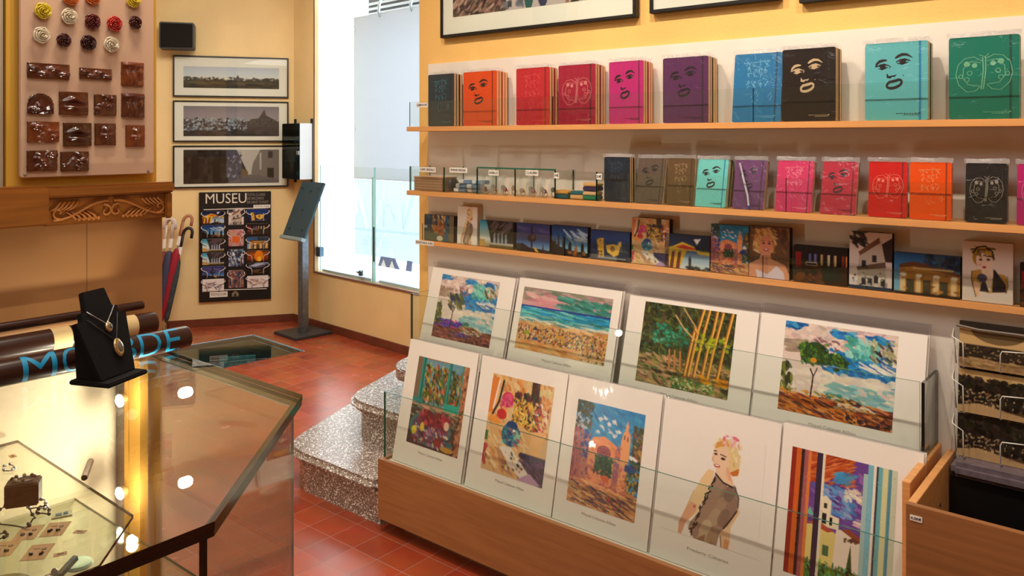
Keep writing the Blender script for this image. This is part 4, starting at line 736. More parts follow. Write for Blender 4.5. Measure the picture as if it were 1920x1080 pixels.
# ------------------------------------------------------------------ granite steps
def wpt(s, d): a = W(s, d); return (a[0], a[1])
def step(pts, z0, z1, label, nose=.035, th=.045):
    o = T('granite_step', label, 'step', (*wpt(*pts[0]), z0), 0, 'granite steps'); ox, oy = wpt(*pts[0])
    def rnd(P_, r):                       # round the outer corner (index 1)
        a, b, c = [Vector(x) for x in P_[:3]]; u = (a - b).normalized(); w = (c - b).normalized(); out = [tuple(a)]
        for i in range(9):
            t = i / 8; p = b + u * r * (1 - t) ** 2 + w * r * t * t; out.append(tuple(p))
        return out + [tuple(x) for x in P_[2:]]
    big = rnd(pts, .16); c = [(s_ + (0 if i in (0,) else nose), d_ - nose) for i, (s_, d_) in enumerate(big)]
    c = [(s_, d_) for s_, d_ in c]; loc = lambda L: [(wpt(*x)[0] - ox, wpt(*x)[1] - oy) for x in L]
    M().prism(loc(c), 0, z1 - z0 - th).build('riser', GRAN, o)
    M().prism(loc(big), z1 - z0 - th, z1 - z0).build('tread', GRAN, o, bevel=.02, seg=3, smooth=True)
    return o
step([(-2.487, .335), (-3.13, .335), (-3.36, -.25), (-3.62, -1.0), (-2.60, -1.0), (-2.60, -.24), (-2.60, -.02), (-2.487, .02)], 0, .178, 'lowest and largest granite step with rounded corner beside the print bin')
step([(-2.60, .09), (-3.0, .09), (-3.17, -.39), (-3.4, -1.0), (-2.60, -1.0), (-2.60, -.24)], .1785, .356, 'middle granite step with rounded nosing, above the lowest one')
step([(-2.60, .05), (-2.74, .05), (-2.84, -.3), (-3.06, -1.0), (-2.60, -1.0), (-2.60, -.24)], .3565, .534, 'topmost visible granite step, half hidden by the art prints')
# ------------------------------------------------------------------ pillar with carved ledge
pr = lambda u, v, y=0: PL.at(u, v, y)
PRX = 0.0; PLX = pr(2, 500)[0]
zM0, zM1 = pr(200, 416, -.03)[1], pr(200, 346, -.05)[1]
LOWP = P('pillar_panel', (178, 126, 76), .5, var=(2, .05)); YEL = P('pillar_yellow', (224, 172, 62), .7)
pl = struct(M().box(PLX - .25, PRX, 0, .02, 0, zM0 + .01).box(PLX - .25, PRX, .02, .3, 0, zM0 + .01).build('pillar', LOWP, None, PL.w(0, 0), (0, 0, PL.a)))
sx = pr(163, 500)[0]
M().box(sx - .0012, sx + .0012, -.0012, .001, 0, zM0).build('panel_seam', P('seam', (140, 98, 60), .7), pl)
xr = pr(296, 200)[0]; xl = pr(14, 200)[0]
M().box(xl, xr, .01, .28, zM1 - .01, CEILZ).build('pillar_shaft', YEL, pl)
M().box(xl - .35, xl - .004, .02, .28, zM1 - .01, CEILZ).build('pillar_side', P('pillar_grey', (176, 160, 136), .7), pl)
bs = struct(M().box(xr + .002, xr + .016, .05, .27, zM1 + .02, CEILZ).build('trim_2', P('black_side_strip', (24, 18, 17), .5), None, PL.w(0, 0), (0, 0, PL.a)))
for i, (z, c) in enumerate(((.98, (190, 40, 30)), (.93, (150, 40, 34)), (.62, (214, 200, 190)), (.34, (210, 196, 186)), (.2, (200, 190, 180)), (.06, (206, 196, 190)))):
    M().ball((xr + .016, .07, zM1 + z * .62), .006, .012, .012).build('stud', P('stud%d' % i, c, .4), bs)
mt = T('carved_ledge', 'carved brown wooden ledge with scroll relief across the pillar', 'carved ledge', PL.w(0, 0, zM0), PL.a)
mh = zM1 - zM0; xR = pr(312, 380)[0] + .004; xA = pr(76, 380)[0]
zc = pr(200, 367, -.05)[1] - zM0
M().box(xA, xR - .014, -.032, 0, .0, zc).build('frieze', MANTW, mt, bevel=.003)
M().box(xA - .002, xR, -.05, 0, zc, mh).build('cap_moulding', MANTW, mt, bevel=.006)
M().box(xR - .028, xR - .006, -.044, -.0325, -.002, zc).build('corner_block', MANTW, mt, bevel=.004)
zb = pr(40, 427, -.075)[1] - zM0; zt_ = pr(40, 351, -.075)[1] - zM0
M().box(PLX - .2, xA - .004, -.075, -.001, zb, zt_).build('side_block', MANTW, mt, bevel=.005)
cv = M(); x0c, x1c = xA + .018, xR - .03; cw = (x1c - x0c) / 2; cz = zc * .48
def scroll(mir):
    xm = (x0c + x1c) / 2; f = (lambda t: xm + t * mir)
    pts = []
    for i in range(40):
        t = i / 39; pts.append((f(.008 + cw * .94 * t), -.036, cz + zc * .30 * cos(pi * (t * 1.12 - .05)) + zc * .02))
    cv.tube(pts, .0042, 7, r1=.003)
    for cx_, cz_, r_, st, sg in ((cw * .1, cz - zc * .06, zc * .26, pi * .4, 1), (cw * .9, cz - zc * .02, zc * .24, pi * 1.4, 1)):
        cv.tube([(f(cx_ + r_ * (1 - i / 26) * cos(st + i * .26)), -.036, cz_ + r_ * (1 - i / 26) * sin(st + i * .26)) for i in range(24)], .0038, 6, r1=.003)
    for k in range(5):
        bx = cw * (.24 + .09 * k); cv.tube([(f(bx), -.033, cz - zc * .3), (f(bx + .012), -.038, cz - zc * .16), (f(bx + .03), -.034, cz - zc * .02 )], .0045, 6, r1=.0015)
        bx = cw * (.56 + .075 * k); cv.tube([(f(bx + .0), -.033, cz + zc * .34), (f(bx + .014), -.038, cz + zc * .16), (f(bx + .034), -.034, cz + zc * .02)], .0045, 6, r1=.0015)
        cv.ball((f(cw * (.22 + .085 * k)), -.034, cz - zc * .3), .006, .005, .006, n=8)
scroll(1); scroll(-1)
cv.build('scroll_carving', P('carving_light', (176, 108, 46), .35, var=(20, .25)), mt, smooth='all')
# panel with ceramic pieces
YB = -.018
(xa, za), (xb, zb) = pr(37, 334, YB), pr(289, 330, YB)
pb = T('sample_panel', 'tall pinkish panel on the pillar carrying flowers and glossy relief tiles', 'display panel', PL.w(xa, YB, za), PL.a)
M().slab(rrect(0, xb - xa, 0, CEILZ - za - .25, .008), 0, .012).build('panel', P('panel_pink', (206, 170, 142), .55), pb, bevel=.002)
for u, v in ((47, 327), (278, 321)):
    a = pr(u, v, YB); M().lathe([(.005, 0), (.004, .003), (.001, .004)], 10).build('screw', STEEL, pb, (a[0] - xa, 0, a[1] - za), (pi / 2, 0, 0))
def rose(u, v, col, label, r=.027):
    x, z = pr(u, v, YB); o = T('ceramic_rose', label, 'flower', PL.w(x, YB, z), PL.a, 'ceramic roses on the panel')
    o.rotation_euler = (0, R.uniform(-3, 3), 0); o.rotation_euler = (0, 0, PL.a)
    m = P('rose_%d_%d_%d' % col, col, .22, spec=.6, coat=.4); a0 = R.uniform(0, 6)
    g = M(); rr = random.Random(int(u * 3 + v))
    for ring, (q, k, sp, wid, y) in enumerate(((.86, 5, 1.75, .30, -.005), (.66, 4, 2.0, .24, -.009), (.46, 3, 2.3, .19, -.013), (.27, 2, 3.2, .15, -.017))):
        for i in range(k):
            c0 = a0 + ring * .8 + 2 * pi * i / k; n_ = 9; vs = []; fs = []
            for a in range(n_ + 1):
                t = c0 + (a / n_ - .5) * sp; e = (1 - (2 * a / n_ - 1) ** 4) ** .5 if 0 < a < n_ else .15; wob = 1 + rr.uniform(-.03, .03)
                for b in range(6):
                    f = b / 5; rad = r * (q * wob + .1 * (a / n_ - .5) + wid * (f - .75) * e); yy = y - .0085 * sin(pi * f * .85) * e - .003 * f * e; vs.append((rad * cos(t), yy, rad * sin(t)))
            for a in range(n_):
                for b in range(5): z_ = a * 6 + b; fs.append((z_, z_ + 1, z_ + 7, z_ + 6))
            g._a(vs, fs, 0)
    g.build('petals', m, o, smooth='all')
    b = M(); b.ball((0, -.006, 0), r * .8, .007, r * .8); b.ball((0, -.018, 0), r * .14, .006, r * .14)
    b.build('bud', m, o, smooth='all')
YE, WH, DR, RE, DB, OR = (222, 196, 44), (226, 212, 184), (98, 26, 24), (190, 44, 34), (76, 28, 24), (222, 112, 40)
for u, v, c, l in ((130, -4, OR, 'left orange ceramic rose cut by the top of the picture'), (171, -5, OR, 'right orange ceramic rose cut by the top of the picture'), (247, 1, YE, 'yellow ceramic rose at the top right of the panel'),
    (78, 21, YE, 'yellow ceramic rose above the lower cream one, left on the panel'), (127, 31, WH, 'cream ceramic rose between yellow and dark red ones'), (171, 41, DR, 'dark red ceramic rose between the cream and the bright red'), (212, 45, RE, 'bright red ceramic rose'), (251, 43, DB, 'small brown red rose below the upper yellow one'),
    (75, 66, WH, 'cream ceramic rose at the left end of the lowest flower row'), (117, 76, DB, 'brown ceramic rose right of the lower left cream one'), (163, 81, (62, 26, 24), 'darkest brown ceramic rose in the lowest flower row'), (206, 84, WH, 'cream ceramic rose at the right end of the lowest flower row')):
    rose(u, v, c, l, .025 if c != DB else .022)
def relief(u, v, w, h, kind, label, col=(84, 40, 24)):
    x, z = pr(u, v, YB); k = 2.64 / F * .96; w, h = w * k * 1.02, h * k; n_ = 26; hf = np.zeros((n_, n_)); X, Z = np.meshgrid(np.linspace(-1, 1, n_), np.linspace(-1, 1, n_)); rr = random.Random(int(u * 7 + v))
    g = lambda cx, cz, a, b, am, an=0: am * np.exp(-(((X - cx) * cos(an) + (Z - cz) * sin(an)) / a) ** 2 - ((-(X - cx) * sin(an) + (Z - cz) * cos(an)) / b) ** 2)
    hf += .008
    if kind == 'lips':
        hf += g(-.3, .3, .5, .16, .009, .4) + g(.3, .3, .5, .16, .009, -.4) + g(0, -.35, .6, .18, .011) - g(0, 0, .6, .1, .005)
    elif kind == 'twist':
        for i in range(4): hf += g(-.75 + .5 * i, .3 * (-1) ** i, .3, .3, .012, .8 * (-1) ** i)
    elif kind == 'legs':
        hf += g(-.5, -.3, .18, .7, .008) + g(.1, -.3, .18, .7, .008) + g(.6, .2, .2, .4, .008) + g(0, .75, .8, .22, .01)
    elif kind == 'torso':
        hf += g(0, .4, .28, .3, .012) + g(0, -.1, .4, .2, .01) + g(0, -.6, .25, .4, .006)
    else:
        for i in range(9): hf += g(rr.uniform(-.8, .8), rr.uniform(-.8, .8), rr.uniform(.12, .35), rr.uniform(.1, .3), rr.uniform(.004, .012), rr.uniform(0, 3))
    if kind == 'shell': hf *= (X ** 2 + (Z + .3).clip(0) ** 2 < 1.05); hf = np.maximum(hf, .002)
    vs = [(X[i, j] * w / 2 + rr.uniform(-1, 1) * .0006, -hf[i, j], Z[i, j] * h / 2) for i in range(n_) for j in range(n_)]; fs = [(i * n_ + j, i * n_ + j + 1, (i + 1) * n_ + j + 1, (i + 1) * n_ + j) for i in range(n_ - 1) for j in range(n_ - 1)]
    rim = list(range(n_)) + [i * n_ + n_ - 1 for i in range(1, n_)] + [(n_ - 1) * n_ + j for j in range(n_ - 2, -1, -1)] + [i * n_ for i in range(n_ - 2, 0, -1)]
    if kind == 'shell': fs = [f for f in fs if sum(hf[i // n_, i % n_] > .003 for i in f) >= 3]
    else:
        b = len(vs); vs += [(vs[i][0], 0, vs[i][2]) for i in rim]; L = len(rim)
        fs += [(rim[i], rim[(i + 1) % L], b + (i + 1) % L, b + i) for i in range(L)]
    m = M(); m._a(vs, fs, 0)
    o = m.build('relief_tile', P('glaze_%d_%d_%d' % col, col, .18, spec=.6, coat=.6, var=(30, .35)), None, PL.w(x, YB, z), (0, 0, PL.a), smooth='all')
    tag(o, label, 'relief tile', 'glossy brown relief tiles')
RB = (112, 52, 24)
for a in ((90, 134, 66, 27, 'twist', 'long brown relief bar, left below the roses'), (178, 139, 54, 20, 'twist', 'thin brown relief bar right of the long one'), (247, 139, 40, 44, 'legs', 'reddish brown tile with leg like ridges, right end below the roses', RB),
    (74, 191, 42, 42, 'shell', 'dark tile with a rounded top, left end of its row', (70, 30, 22)), (137, 194, 47, 41, 'lips', 'dark tile with a large lip relief, beside the round topped tile'), (196, 197, 38, 38, 'figure', 'square brown tile between the upper lips and the draped tile'), (248, 198, 41, 45, 'legs', 'dark tile with draped relief, below the reddish one'),
    (80, 247, 49, 35, 'figure', 'reddish wide tile with lumpy relief, below the round topped one', RB), (144, 252, 46, 41, 'lips', 'dark tile with a lip relief, directly under the other lips', (66, 34, 20)), (196, 252, 36, 40, 'torso', 'brown tile with a small raised torso, third in its row'), (252, 255, 34, 41, 'torso', 'reddish tile with a small raised torso, right end of its row', RB),
    (78, 301, 47, 35, 'figure', 'lowest left brown tile with crossed relief'), (139, 302, 46, 34, 'figure', 'lowest tile beside the left one, with lumpy relief', (78, 40, 26))):
    relief(*a)

# ------------------------------------------------------------------ umbrellas leaning at the back wall
def umbrella(top, bot, col, hcol, label, kind, zt, hook=1, r=.034):
    yb = -.10
    (xt, z1), (xb_, z0) = BK.at(*top, yb), BK.at(*bot, yb); z0 = .004; A = Vector((xt, yb + R.uniform(-.03, .03), z1)); B = Vector((xb_, yb - .06, z0)); d = (A - B)
    o = T('umbrella', label, 'umbrella', BK.w(B.x, B.y, B.z), BK.a, 'umbrellas leaning in the corner'); d0 = Vector((d.x, d.y, d.z)); L = d.length; u = d0 / L
    M().tube([(0, 0, 0), tuple(d0)], .006, 8).build('shaft', STEEL, o, smooth=True)
    k = M(); n_ = 16; side = u.orthogonal().normalized(); w = u.cross(side); vs = []
    prof = [(.1, .008), (.14, .016), (.3, r * .8), (.55, r), (.68, r * .8), (.72, r * .5), (.73, .01)]
    for t, rr in prof:
        for j in range(n_): a = 2 * pi * j / n_; f = rr * (1 + .22 * (j % 2)); vs.append(tuple(u * L * t + (side * cos(a) + w * sin(a)) * f))
    k._a(vs, [(i * n_ + j, i * n_ + (j + 1) % n_, (i + 1) * n_ + (j + 1) % n_, (i + 1) * n_ + j) for i in range(len(prof) - 1) for j in range(n_)], 0)
    k.build('canopy', P('canopy_%d_%d_%d' % col, col, .7, var=(40, .5) if kind == 'dark' else None), o, smooth='all')
    t = u * L; hk = [t * .82]; X = Vector((hook, 0, 0)); hk.append(t * .97)
    for i in range(9): a = pi * i / 8; hk.append(t * .97 + X * .034 * (1 - cos(a)) + u * .045 * sin(a))
    hk.append(hk[-1] - u * .04)
    M().tube([tuple(p) for p in hk], .0125, 8).build('handle', P('handle_%d_%d_%d' % hcol, hcol, .35), o, smooth='all')
    M().tube([tuple(t * .76), tuple(t * .84)], .016, 8).build('collar', PAPER, o, smooth=True)
umbrella((345, 408), (300, 600), (150, 16, 42), (176, 120, 92), 'red umbrella with brown hooked handle leaning right of the pillar', 'red', 0)
umbrella((345, 432), (309, 606), (52, 66, 66), (30, 28, 30), 'dark patterned umbrella with black hook, rightmost of the bunch', 'dark', 0, r=.026)
umbrella((326, 414), (298, 600), (60, 60, 90), (210, 190, 180), 'blue umbrella with pale hooked handle in the middle of the bunch', 'blue', 0, hook=-1)
umbrella((312, 416), (294, 600), (120, 60, 50), (230, 220, 214), 'brown umbrella half behind the pillar', 'brown', 0)

# ------------------------------------------------------------------ glass counter
HT = .95
cp = [(-1.21, 2.51), (-.491, 1.9125), (-.466, 1.28), (-1.05, .572), (-1.86, 1.21), (-1.86, 1.722)]
co = T('glass_counter', 'glass display counter with cut corner, dark edged top and jewellery inside', 'display counter', (-1.1, 1.6, 0))
lc = lambda L: [(x + 1.1, y - 1.6) for x, y in L]
def inset(P_, k):
    n = len(P_); out = []
    for i in range(n):
        a, b, c = Vector(P_[i - 1]), Vector(P_[i]), Vector(P_[(i + 1) % n]); d1 = (b - a).normalized(); d2 = (c - b).normalized(); n1 = Vector((d1.y, -d1.x)); n2 = Vector((d2.y, -d2.x)); bis = (n1 + n2).normalized(); out.append(tuple(b + bis * k / max(.3, bis.dot(n1))))
    return out
cen = Vector((-1.15, 1.6)); kk = inset(cp, .02); sgn = 1 if (Vector(kk[1]) - cen).length < (Vector(cp[1]) - cen).length else -1
ins = lambda k: inset(cp, sgn * k)
M().prism(lc(cp), HT - .012, HT, 0, 1).build('glass_top', [clearmat('counter_top_glass', (.955, .975, .95), 1.0, .0), P('top_edge', (14, 22, 18), .08, spec=.8)], co)
for nm, k0, k1, mm in (('edge_frame', .0015, .0055, GLASSD), ('inner_seal', .017, .0205, GLASSD)):
    ef = M(); a_, b_ = lc(ins(k0)), lc(ins(k1))
    for i in range(6):
        j = (i + 1) % 6; ef.prism([a_[i], a_[j], b_[j], b_[i]], HT - .024, HT - .0125)
    ef.build(nm, mm, co)
sd = lc(ins(.021))
for i in range(6):
    j = (i + 1) % 6
    a, b = Vector(sd[i]), Vector(sd[j]); d = (b - a).normalized(); nn = Vector((d.y, -d.x)) * sgn; o_ = a + d * .001
    m = M(); L = (b - a).length - .002; ang = math.atan2(d.y, d.x); m.pane(0, L, -.003, .003, .02, HT - .025)
    if i == 5: m.build('rear_panel', P('case_lining', (236, 214, 180), .6), co, (o_.x, o_.y, 0), (0, 0, ang)); continue
    m.build('side_pane', [GLASS, P('side_edge', (196, 206, 196), .15)], co, (o_.x, o_.y, 0), (0, 0, ang))
q = sd[2]; M().box(-.006, .006, -.005, .005, .02, HT - .025).build('corner_profile', P('frame_bronze', (66, 62, 48), .18, .7), co, (q[0], q[1], 0), (0, 0, .4), bevel=.001)
M().prism(lc(ins(.03)), 0, .02).build('plinth', P('plinth_dark', (60, 44, 40), .5), co)
# light post inside
gx, gy = onz(278, 960, .62); gx, gy = -1.075, 2.335
po = M().box(-.034, -.018, -.012, .012, .02, HT - .03).box(-.012, .03, -.014, .014, .02, HT - .03).build('light_post', P('brass', (196, 146, 66), .3, .75), co, (gx + 1.1, gy - 1.6, 0), (0, 0, math.atan2(-gx, -gy) * 0 - .42))
M().box(-.018, -.012, -.004, .008, .02, HT - .03).build('cover_strip', P('strip_pale', (226, 206, 160), .4), po)
LAMP = P('lamp_glow', (255, 238, 206), .4, emit=60); LAMPS = []
for z in (.815, .555):
    lp = M().lathe([(.012, 0), (.017, .008), (.02, .02), (.018, .02), (.011, .009)], 14).build('lamp', STEEL, po, (-.004, -.034, z), (pi / 2, 0, 0), smooth=True)
    M().lathe([(.0155, .012), (.012, .02), (.004, .023)], 12).build('bulb', LAMP, lp)
    LAMPS.append((gx + .03, gy - .09, z))
# inner shelf
ZS = .72
s_ = [onz(33, 825, ZS), onz(250, 965, ZS), onz(185, 1060, ZS)]
B_ = Vector((-.6357, -.772)); e3 = Vector(s_[2]) + B_ * .3; e0 = Vector(s_[0]) + B_ * .62
sp_ = [s_[0], s_[1], s_[2], tuple(e3), tuple(e0)]
M().prism(lc(sp_), ZS - .008, ZS, 0, 1).build('upper_shelf', [clearmat('shelf_glass', (.9, .93, .88), 1.0, .0), P('top_edge', (14, 22, 18), .08, spec=.8)], co)
sp2 = [tuple(Vector(p) + Vector((.02, -.02))) for p in (onz(130, 925, .5), onz(305, 1035, .5))]; sp2[1] = (sp2[1][0] + .3, sp2[1][1] - .247); sp2 += [tuple(Vector(sp2[1]) + B_ * .65), tuple(Vector(sp2[0]) + B_ * .65)]
M().prism(lc(sp2), .492, .5, 0, 1).build('lower_shelf', [clearmat('shelf_glass', (.9, .93, .88), 1.0, .0), P('top_edge', (14, 22, 18), .08, spec=.8)], co)
for (u, v), (u2, v2) in (((170, 870), (158, 902)), ((140, 1055), (108, 1090))):
    a, b = onz(u, v, ZS - .03), onz(u2, v2, ZS - .03); m = M(); m.tube([(a[0] + 1.1, a[1] - 1.6, ZS - .022), (b[0] + 1.1, b[1] - 1.6, ZS - .022)], .008, 6); m.build('shelf_bracket', P('bracket_dark', (84, 62, 44), .4, .4), co)
# jewellery on the upper shelf
def at(u, v, z=ZS): a = onz(u, v, z); return (a[0], a[1], z + .0005)
bx = T('bracelet_block', 'dark brown cube stand with a bracelet on top, inside the counter', 'jewellery stand', at(44, 944), .35)
M().box(-.034, .034, -.024, .024, 0, .052).build('block', P('block_brown', (74, 50, 36), .6, var=(40, .3)), bx, bevel=.003)
br = T('bracelet', 'small bracelet lying on the dark cube stand in the counter', 'bracelet', (at(44, 944)[0], at(44, 944)[1], ZS + .053), .35)
M().tube([(.022 * cos(2 * pi * i / 24), .014 * sin(2 * pi * i / 24), .003) for i in range(25)], .002, 6).build('ring', STEEL, br, smooth=True)
for i in range(7): a = .8 * i; M().ball((.022 * cos(a), .014 * sin(a), .006), .0045).build('bead', P('bead%d' % (i % 3), [(110, 70, 40), (60, 50, 46), (190, 170, 140)][i % 3], .25), br, smooth='all')
dia = Vector(at(250, 965)[:2]) - Vector(at(33, 825)[:2]); ca = math.atan2(dia.y, dia.x)
for i, (u, v, l) in enumerate(((53, 1000, 'kraft earring card behind the front two, left one inside the counter'), (104, 993, 'kraft earring card nearest the shelf corner inside the counter'), (8, 1030, 'kraft earring card cut by the left edge of the picture'), (71, 1036, 'kraft earring card closest to the front edge inside the counter'))):
    o = T('earring_card', l, 'earring card', at(u, v), ca + pi / 2 + .9, 'kraft cards with earrings')
    M().box(-.032, .032, -.022, .022, 0, .001).build('card', KRAFT, o)
    for x, y in ((-.01, .008), (-.012, -.009)):
        e = M()
        for k in range(5): e.ball((x + R.uniform(-.003, .003), y + R.uniform(-.003, .003), .003), .0032, n=7)
        e.build('earring', P('onyx', (24, 22, 22), .2), o, smooth='all')
    M().box(.006, .014, -.012, -.004, .001, .0014).box(.008, .012, -.010, -.006, .0014, .0016, 1).box(.012, .0135, .0, .012, .001, .0014).build('print', [INK, KRAFT], o)
for i, (u, v, l) in enumerate(((24, 856, 'small orange price tag at the back of the counter shelf'), (150, 998, 'small orange price tag right of the corner earring card'), (113, 1040, 'small orange price tag right of the front earring card'))):
    o = M().box(-.012, .012, -.007, .007, 0, .001).box(-.006, .006, -.002, .002, .001, .0013, 1).build('price_tag', [KRAFT, INK], None, at(u, v), (0, 0, ca + .6 * i)); tag(o, l, 'price tag', 'price tags in the counter')
def chain(u, v, sx, sy, seed, label, mat, pend=None):
    rr = random.Random(seed); o = T('necklace', label, 'necklace', at(u, v), ca, 'necklaces in the counter')
    pts = [(sx * cos(t * .42) * (1 + .25 * sin(t * 1.7 + seed)), sy * sin(t * .42) * (1 + .3 * cos(t * 1.1)), .003 + .001 * sin(t)) for t in range(16)]
    M().tube(pts, .0016, 6).build('cord', mat, o, smooth='all')
    for i in range(0, 16, 3): M().ball((pts[i][0], pts[i][1], .004), .005, .004, .004, n=8).build('bead', pend or STEEL, o, smooth='all')
DKC = P('dark_cord', (36, 32, 30), .6)
chain(72, 948, .03, .018, 1, 'silver beaded necklace beside the dark cube stand', STEEL); chain(82, 960, .024, .012, 2, 'dark pendant necklace in front of the silver one', DKC, P('onyx', (24, 22, 22), .2))
chain(30, 968, .075, .034, 3, 'long black cord necklace looped around the cards', DKC, DKC); chain(18, 880, .024, .012, 4, 'silver necklace at the back of the counter shelf', STEEL); chain(4, 1008, .014, .012, 5, 'dark clustered jewel at the left picture edge', DKC, P('onyx', (24, 22, 22), .2))
o = M().box(-.02, .02, -.012, .012, 0, .004).box(-.012, .0, -.006, .004, .004, .006, 1).box(.003, .012, -.004, .006, .004, .006, 1).build('gift_tag', [P('tag_cream', (226, 214, 170), .7), P('tag_teal', (70, 120, 130), .4)], None, at(116, 968), (0, 0, .5)); tag(o, 'cream tag with teal stones beside the upper earring cards', 'tag')
o = M().lathe([(.03, 0), (.034, .004), (.03, .01), (.018, .012), (.004, .01)], 20).build('glass_dish', P('dish_green', (190, 206, 186), .2), None, at(147, 1062, .5)[:2] + (.5005,), smooth=True); tag(o, 'pale green dish on the lower counter shelf', 'dish')

dx, dy = onz(2, 1098, .655); ds_ = T('drum_stand', 'round gilded stand with pale top at the bottom left inside the counter', 'jewellery stand', (dx, dy, .5005))
M().lathe([(.05, 0), (.054, .01), (.05, .03), (.05, .12), (.055, .135), (.055, .146)], 32).build('drum', P('drum_gilt', (150, 96, 40), .4, .4, var=(30, .35)), ds_, smooth=True)
M().lathe([(.055, .1465), (.054, .151), (.02, .153)], 32).build('cushion_top', P('drum_top', (222, 200, 150), .7), ds_, smooth=True)
dx, dy = onz(88, 1082, .54); o = M().ball((0, 0, .022), .02, .028, .022).ball((.006, .02, .04), .008, .008, .01).build('red_pouch', P('pouch_red', (104, 36, 34), .35), None, (dx, dy, .5005), smooth='all'); tag(o, 'dark red pouch beside the round gilded stand inside the counter', 'pouch')
# ------------------------------------------------------------------ poster tubes on the counter
CHOC = P('tube_brown', (56, 30, 22), .3); TB = (.6357, .772)
def ptube(pend, L, r, z, label):
    o = T('poster_tube', label, 'poster tube', (pend[0], pend[1], z), math.atan2(TB[1], TB[0]), 'brown poster tubes')
    M().tube([(0, 0, 0), (-L, 0, 0)], r, 32).build('tube', CHOC, o, smooth=True)
    M().tube([(-.004, 0, 0), (.004, 0, 0)], r * .93, 32).build('end_cap', P('tube_cap', (70, 42, 32), .45), o, smooth=True); return o
t1 = ptube((-.934, 2.336), 1.25, .032, HT + .0325, 'front brown poster tube with large blue capital letters')
t2 = ptube((-1.119 + .012, 2.556 - .04), 1.2, .033, HT + .0335, 'second brown poster tube with a cream band, behind the lettered one')
t3 = ptube((-1.155, 2.545), 1.1, .013, HT + .0335 + .033 + .0145, 'thin brown poster tube lying on top against the pillar')
# letters wrapped round the front tube
LB = P('letter_blue', (20, 156, 206), .5)
def wrap(ch, xc, width, hgt, par, r, phi0):
    o = text_mesh(ch, 1, LB, 'letter', par); me = o.data; bm = bmesh.new(); bm.from_mesh(me)
    bmesh.ops.delete(bm, geom=[f for f in bm.faces if f.normal.z < .5], context='FACES'); bmesh.ops.remove_doubles(bm, verts=bm.verts, dist=1e-5)
    ys = [v.co.y for v in bm.verts]; xs = [v.co.x for v in bm.verts]; y0, y1, x0_, x1_ = min(ys), max(ys), min(xs), max(xs)
    for k in range(1, 14): bmesh.ops.bisect_plane(bm, geom=bm.verts[:] + bm.edges[:] + bm.faces[:], plane_co=(0, y0 + (y1 - y0) * k / 14, 0), plane_no=(0, 1, 0))
    for v in bm.verts:
        f = (v.co.y - y0) / (y1 - y0) - .5; a = phi0 + f * hgt / r; rr = r + .0006
        v.co = Vector((xc + ((v.co.x - x0_) / (x1_ - x0_) - .5) * width, -rr * cos(a), rr * sin(a)))
    bm.to_mesh(me); bm.free(); o.rotation_euler = (0, 0, 0); o.location = (0, 0, 0)
def tx(u):      # tube axis coordinate seen at pixel column u
    r_ = (u - 960) / F; a, b = -.934, 2.336; return (r_ * b - a) / (TB[0] - r_ * TB[1])
def tx2(u):
    r_ = (u - 960) / F; a, b = t2.location.x, t2.location.y; return (r_ * b - a) / (TB[0] - r_ * TB[1])
for x in (tx2(111), tx2(236)): M().tube([(x - .025, 0, 0), (x + .025, 0, 0)], .0336, 32).build('paper_band', P('band_cream', (226, 198, 140), .6), t2, smooth=True)
for ch, u0, u1 in (('M', 34, 98), ('O', 108, 152), ('B', 212, 246), ('D', 253, 292), ('E', 302, 328)):
    xa_, xb_ = tx(u0), tx(u1); wrap(ch, (xa_ + xb_) / 2, abs(xb_ - xa_), .074, t1, .032, math.radians(14))

# ------------------------------------------------------------------ bust with pendants
bu = T('necklace_bust', 'black stepped necklace stand on the glass counter', 'jewellery bust', (-1.005, 2.035, HT + .0005), 1.3)
M().box(-.068, .068, -.06, .058, 0, .011).build('base', VELVET, bu, bevel=.003)
bp_ = [(-.058, 0), (.058, 0), (.083, .145), (.083, .152), (.062, .152), (.06, .172), (.045, .172), (.036, .222), (-.036, .222), (-.045, .172), (-.06, .172), (-.062, .152), (-.083, .152), (-.083, .145)]
fb = M().slab(bp_, 0, .016).build('torso_board', VELVET, bu, (0, -.03, .012), (-math.radians(20), 0, .0), bevel=.002)
wd = M(); wd._a([(-.056, -.012, .012), (.056, -.012, .012), (.056, .046, .012), (-.056, .046, .012), (-.07, .03, .13), (.07, .03, .13), (.07, .04, .13), (-.07, .04, .13)], [(0, 1, 5, 4), (1, 2, 6, 5), (2, 3, 7, 6), (3, 0, 4, 7), (0, 1, 2, 3), (4, 5, 6, 7)], 0)
wd.build('support', VELVET, bu)
def pend(label, zc, xc, w, h, L, xs, mat):
    o = T('pendant_necklace', label, 'necklace', (-1.005, 2.035, HT + .0005), 1.3, 'pendants on the bust'); k = math.radians(-20)
    off = (0, -.03, .012)
    M().tube([(-xs, -.003, L), (xc - .006, -.004, zc + h), (xc, -.005, zc + h * .8)], .0014, 6).tube([(xs, -.003, L), (xc + .006, -.004, zc + h), (xc, -.005, zc + h * .8)], .0018, 6).build('chain', mat, o, off, (k, 0, 0), smooth='all')
    q = M().ball((xc, -.008, zc), w, .006, h); q.build('pendant', P('pendant_gold', (206, 180, 130), .2, .8), o, off, (k, 0, 0), smooth='all')
    M().ball((xc + .001, -.0115, zc + .001), w * .62, .004, h * .62).build('stone', P('pendant_stone', (120, 110, 96), .15), o, off, (k, 0, 0), smooth='all')
pend('silver chain with a small round pendant on the black bust', .122, .004, .012, .0135, .172, .045, STEEL)
pend('dark cord with a large oval pendant low on the black bust', .066, .016, .0165, .024, .152, .05, DKC)
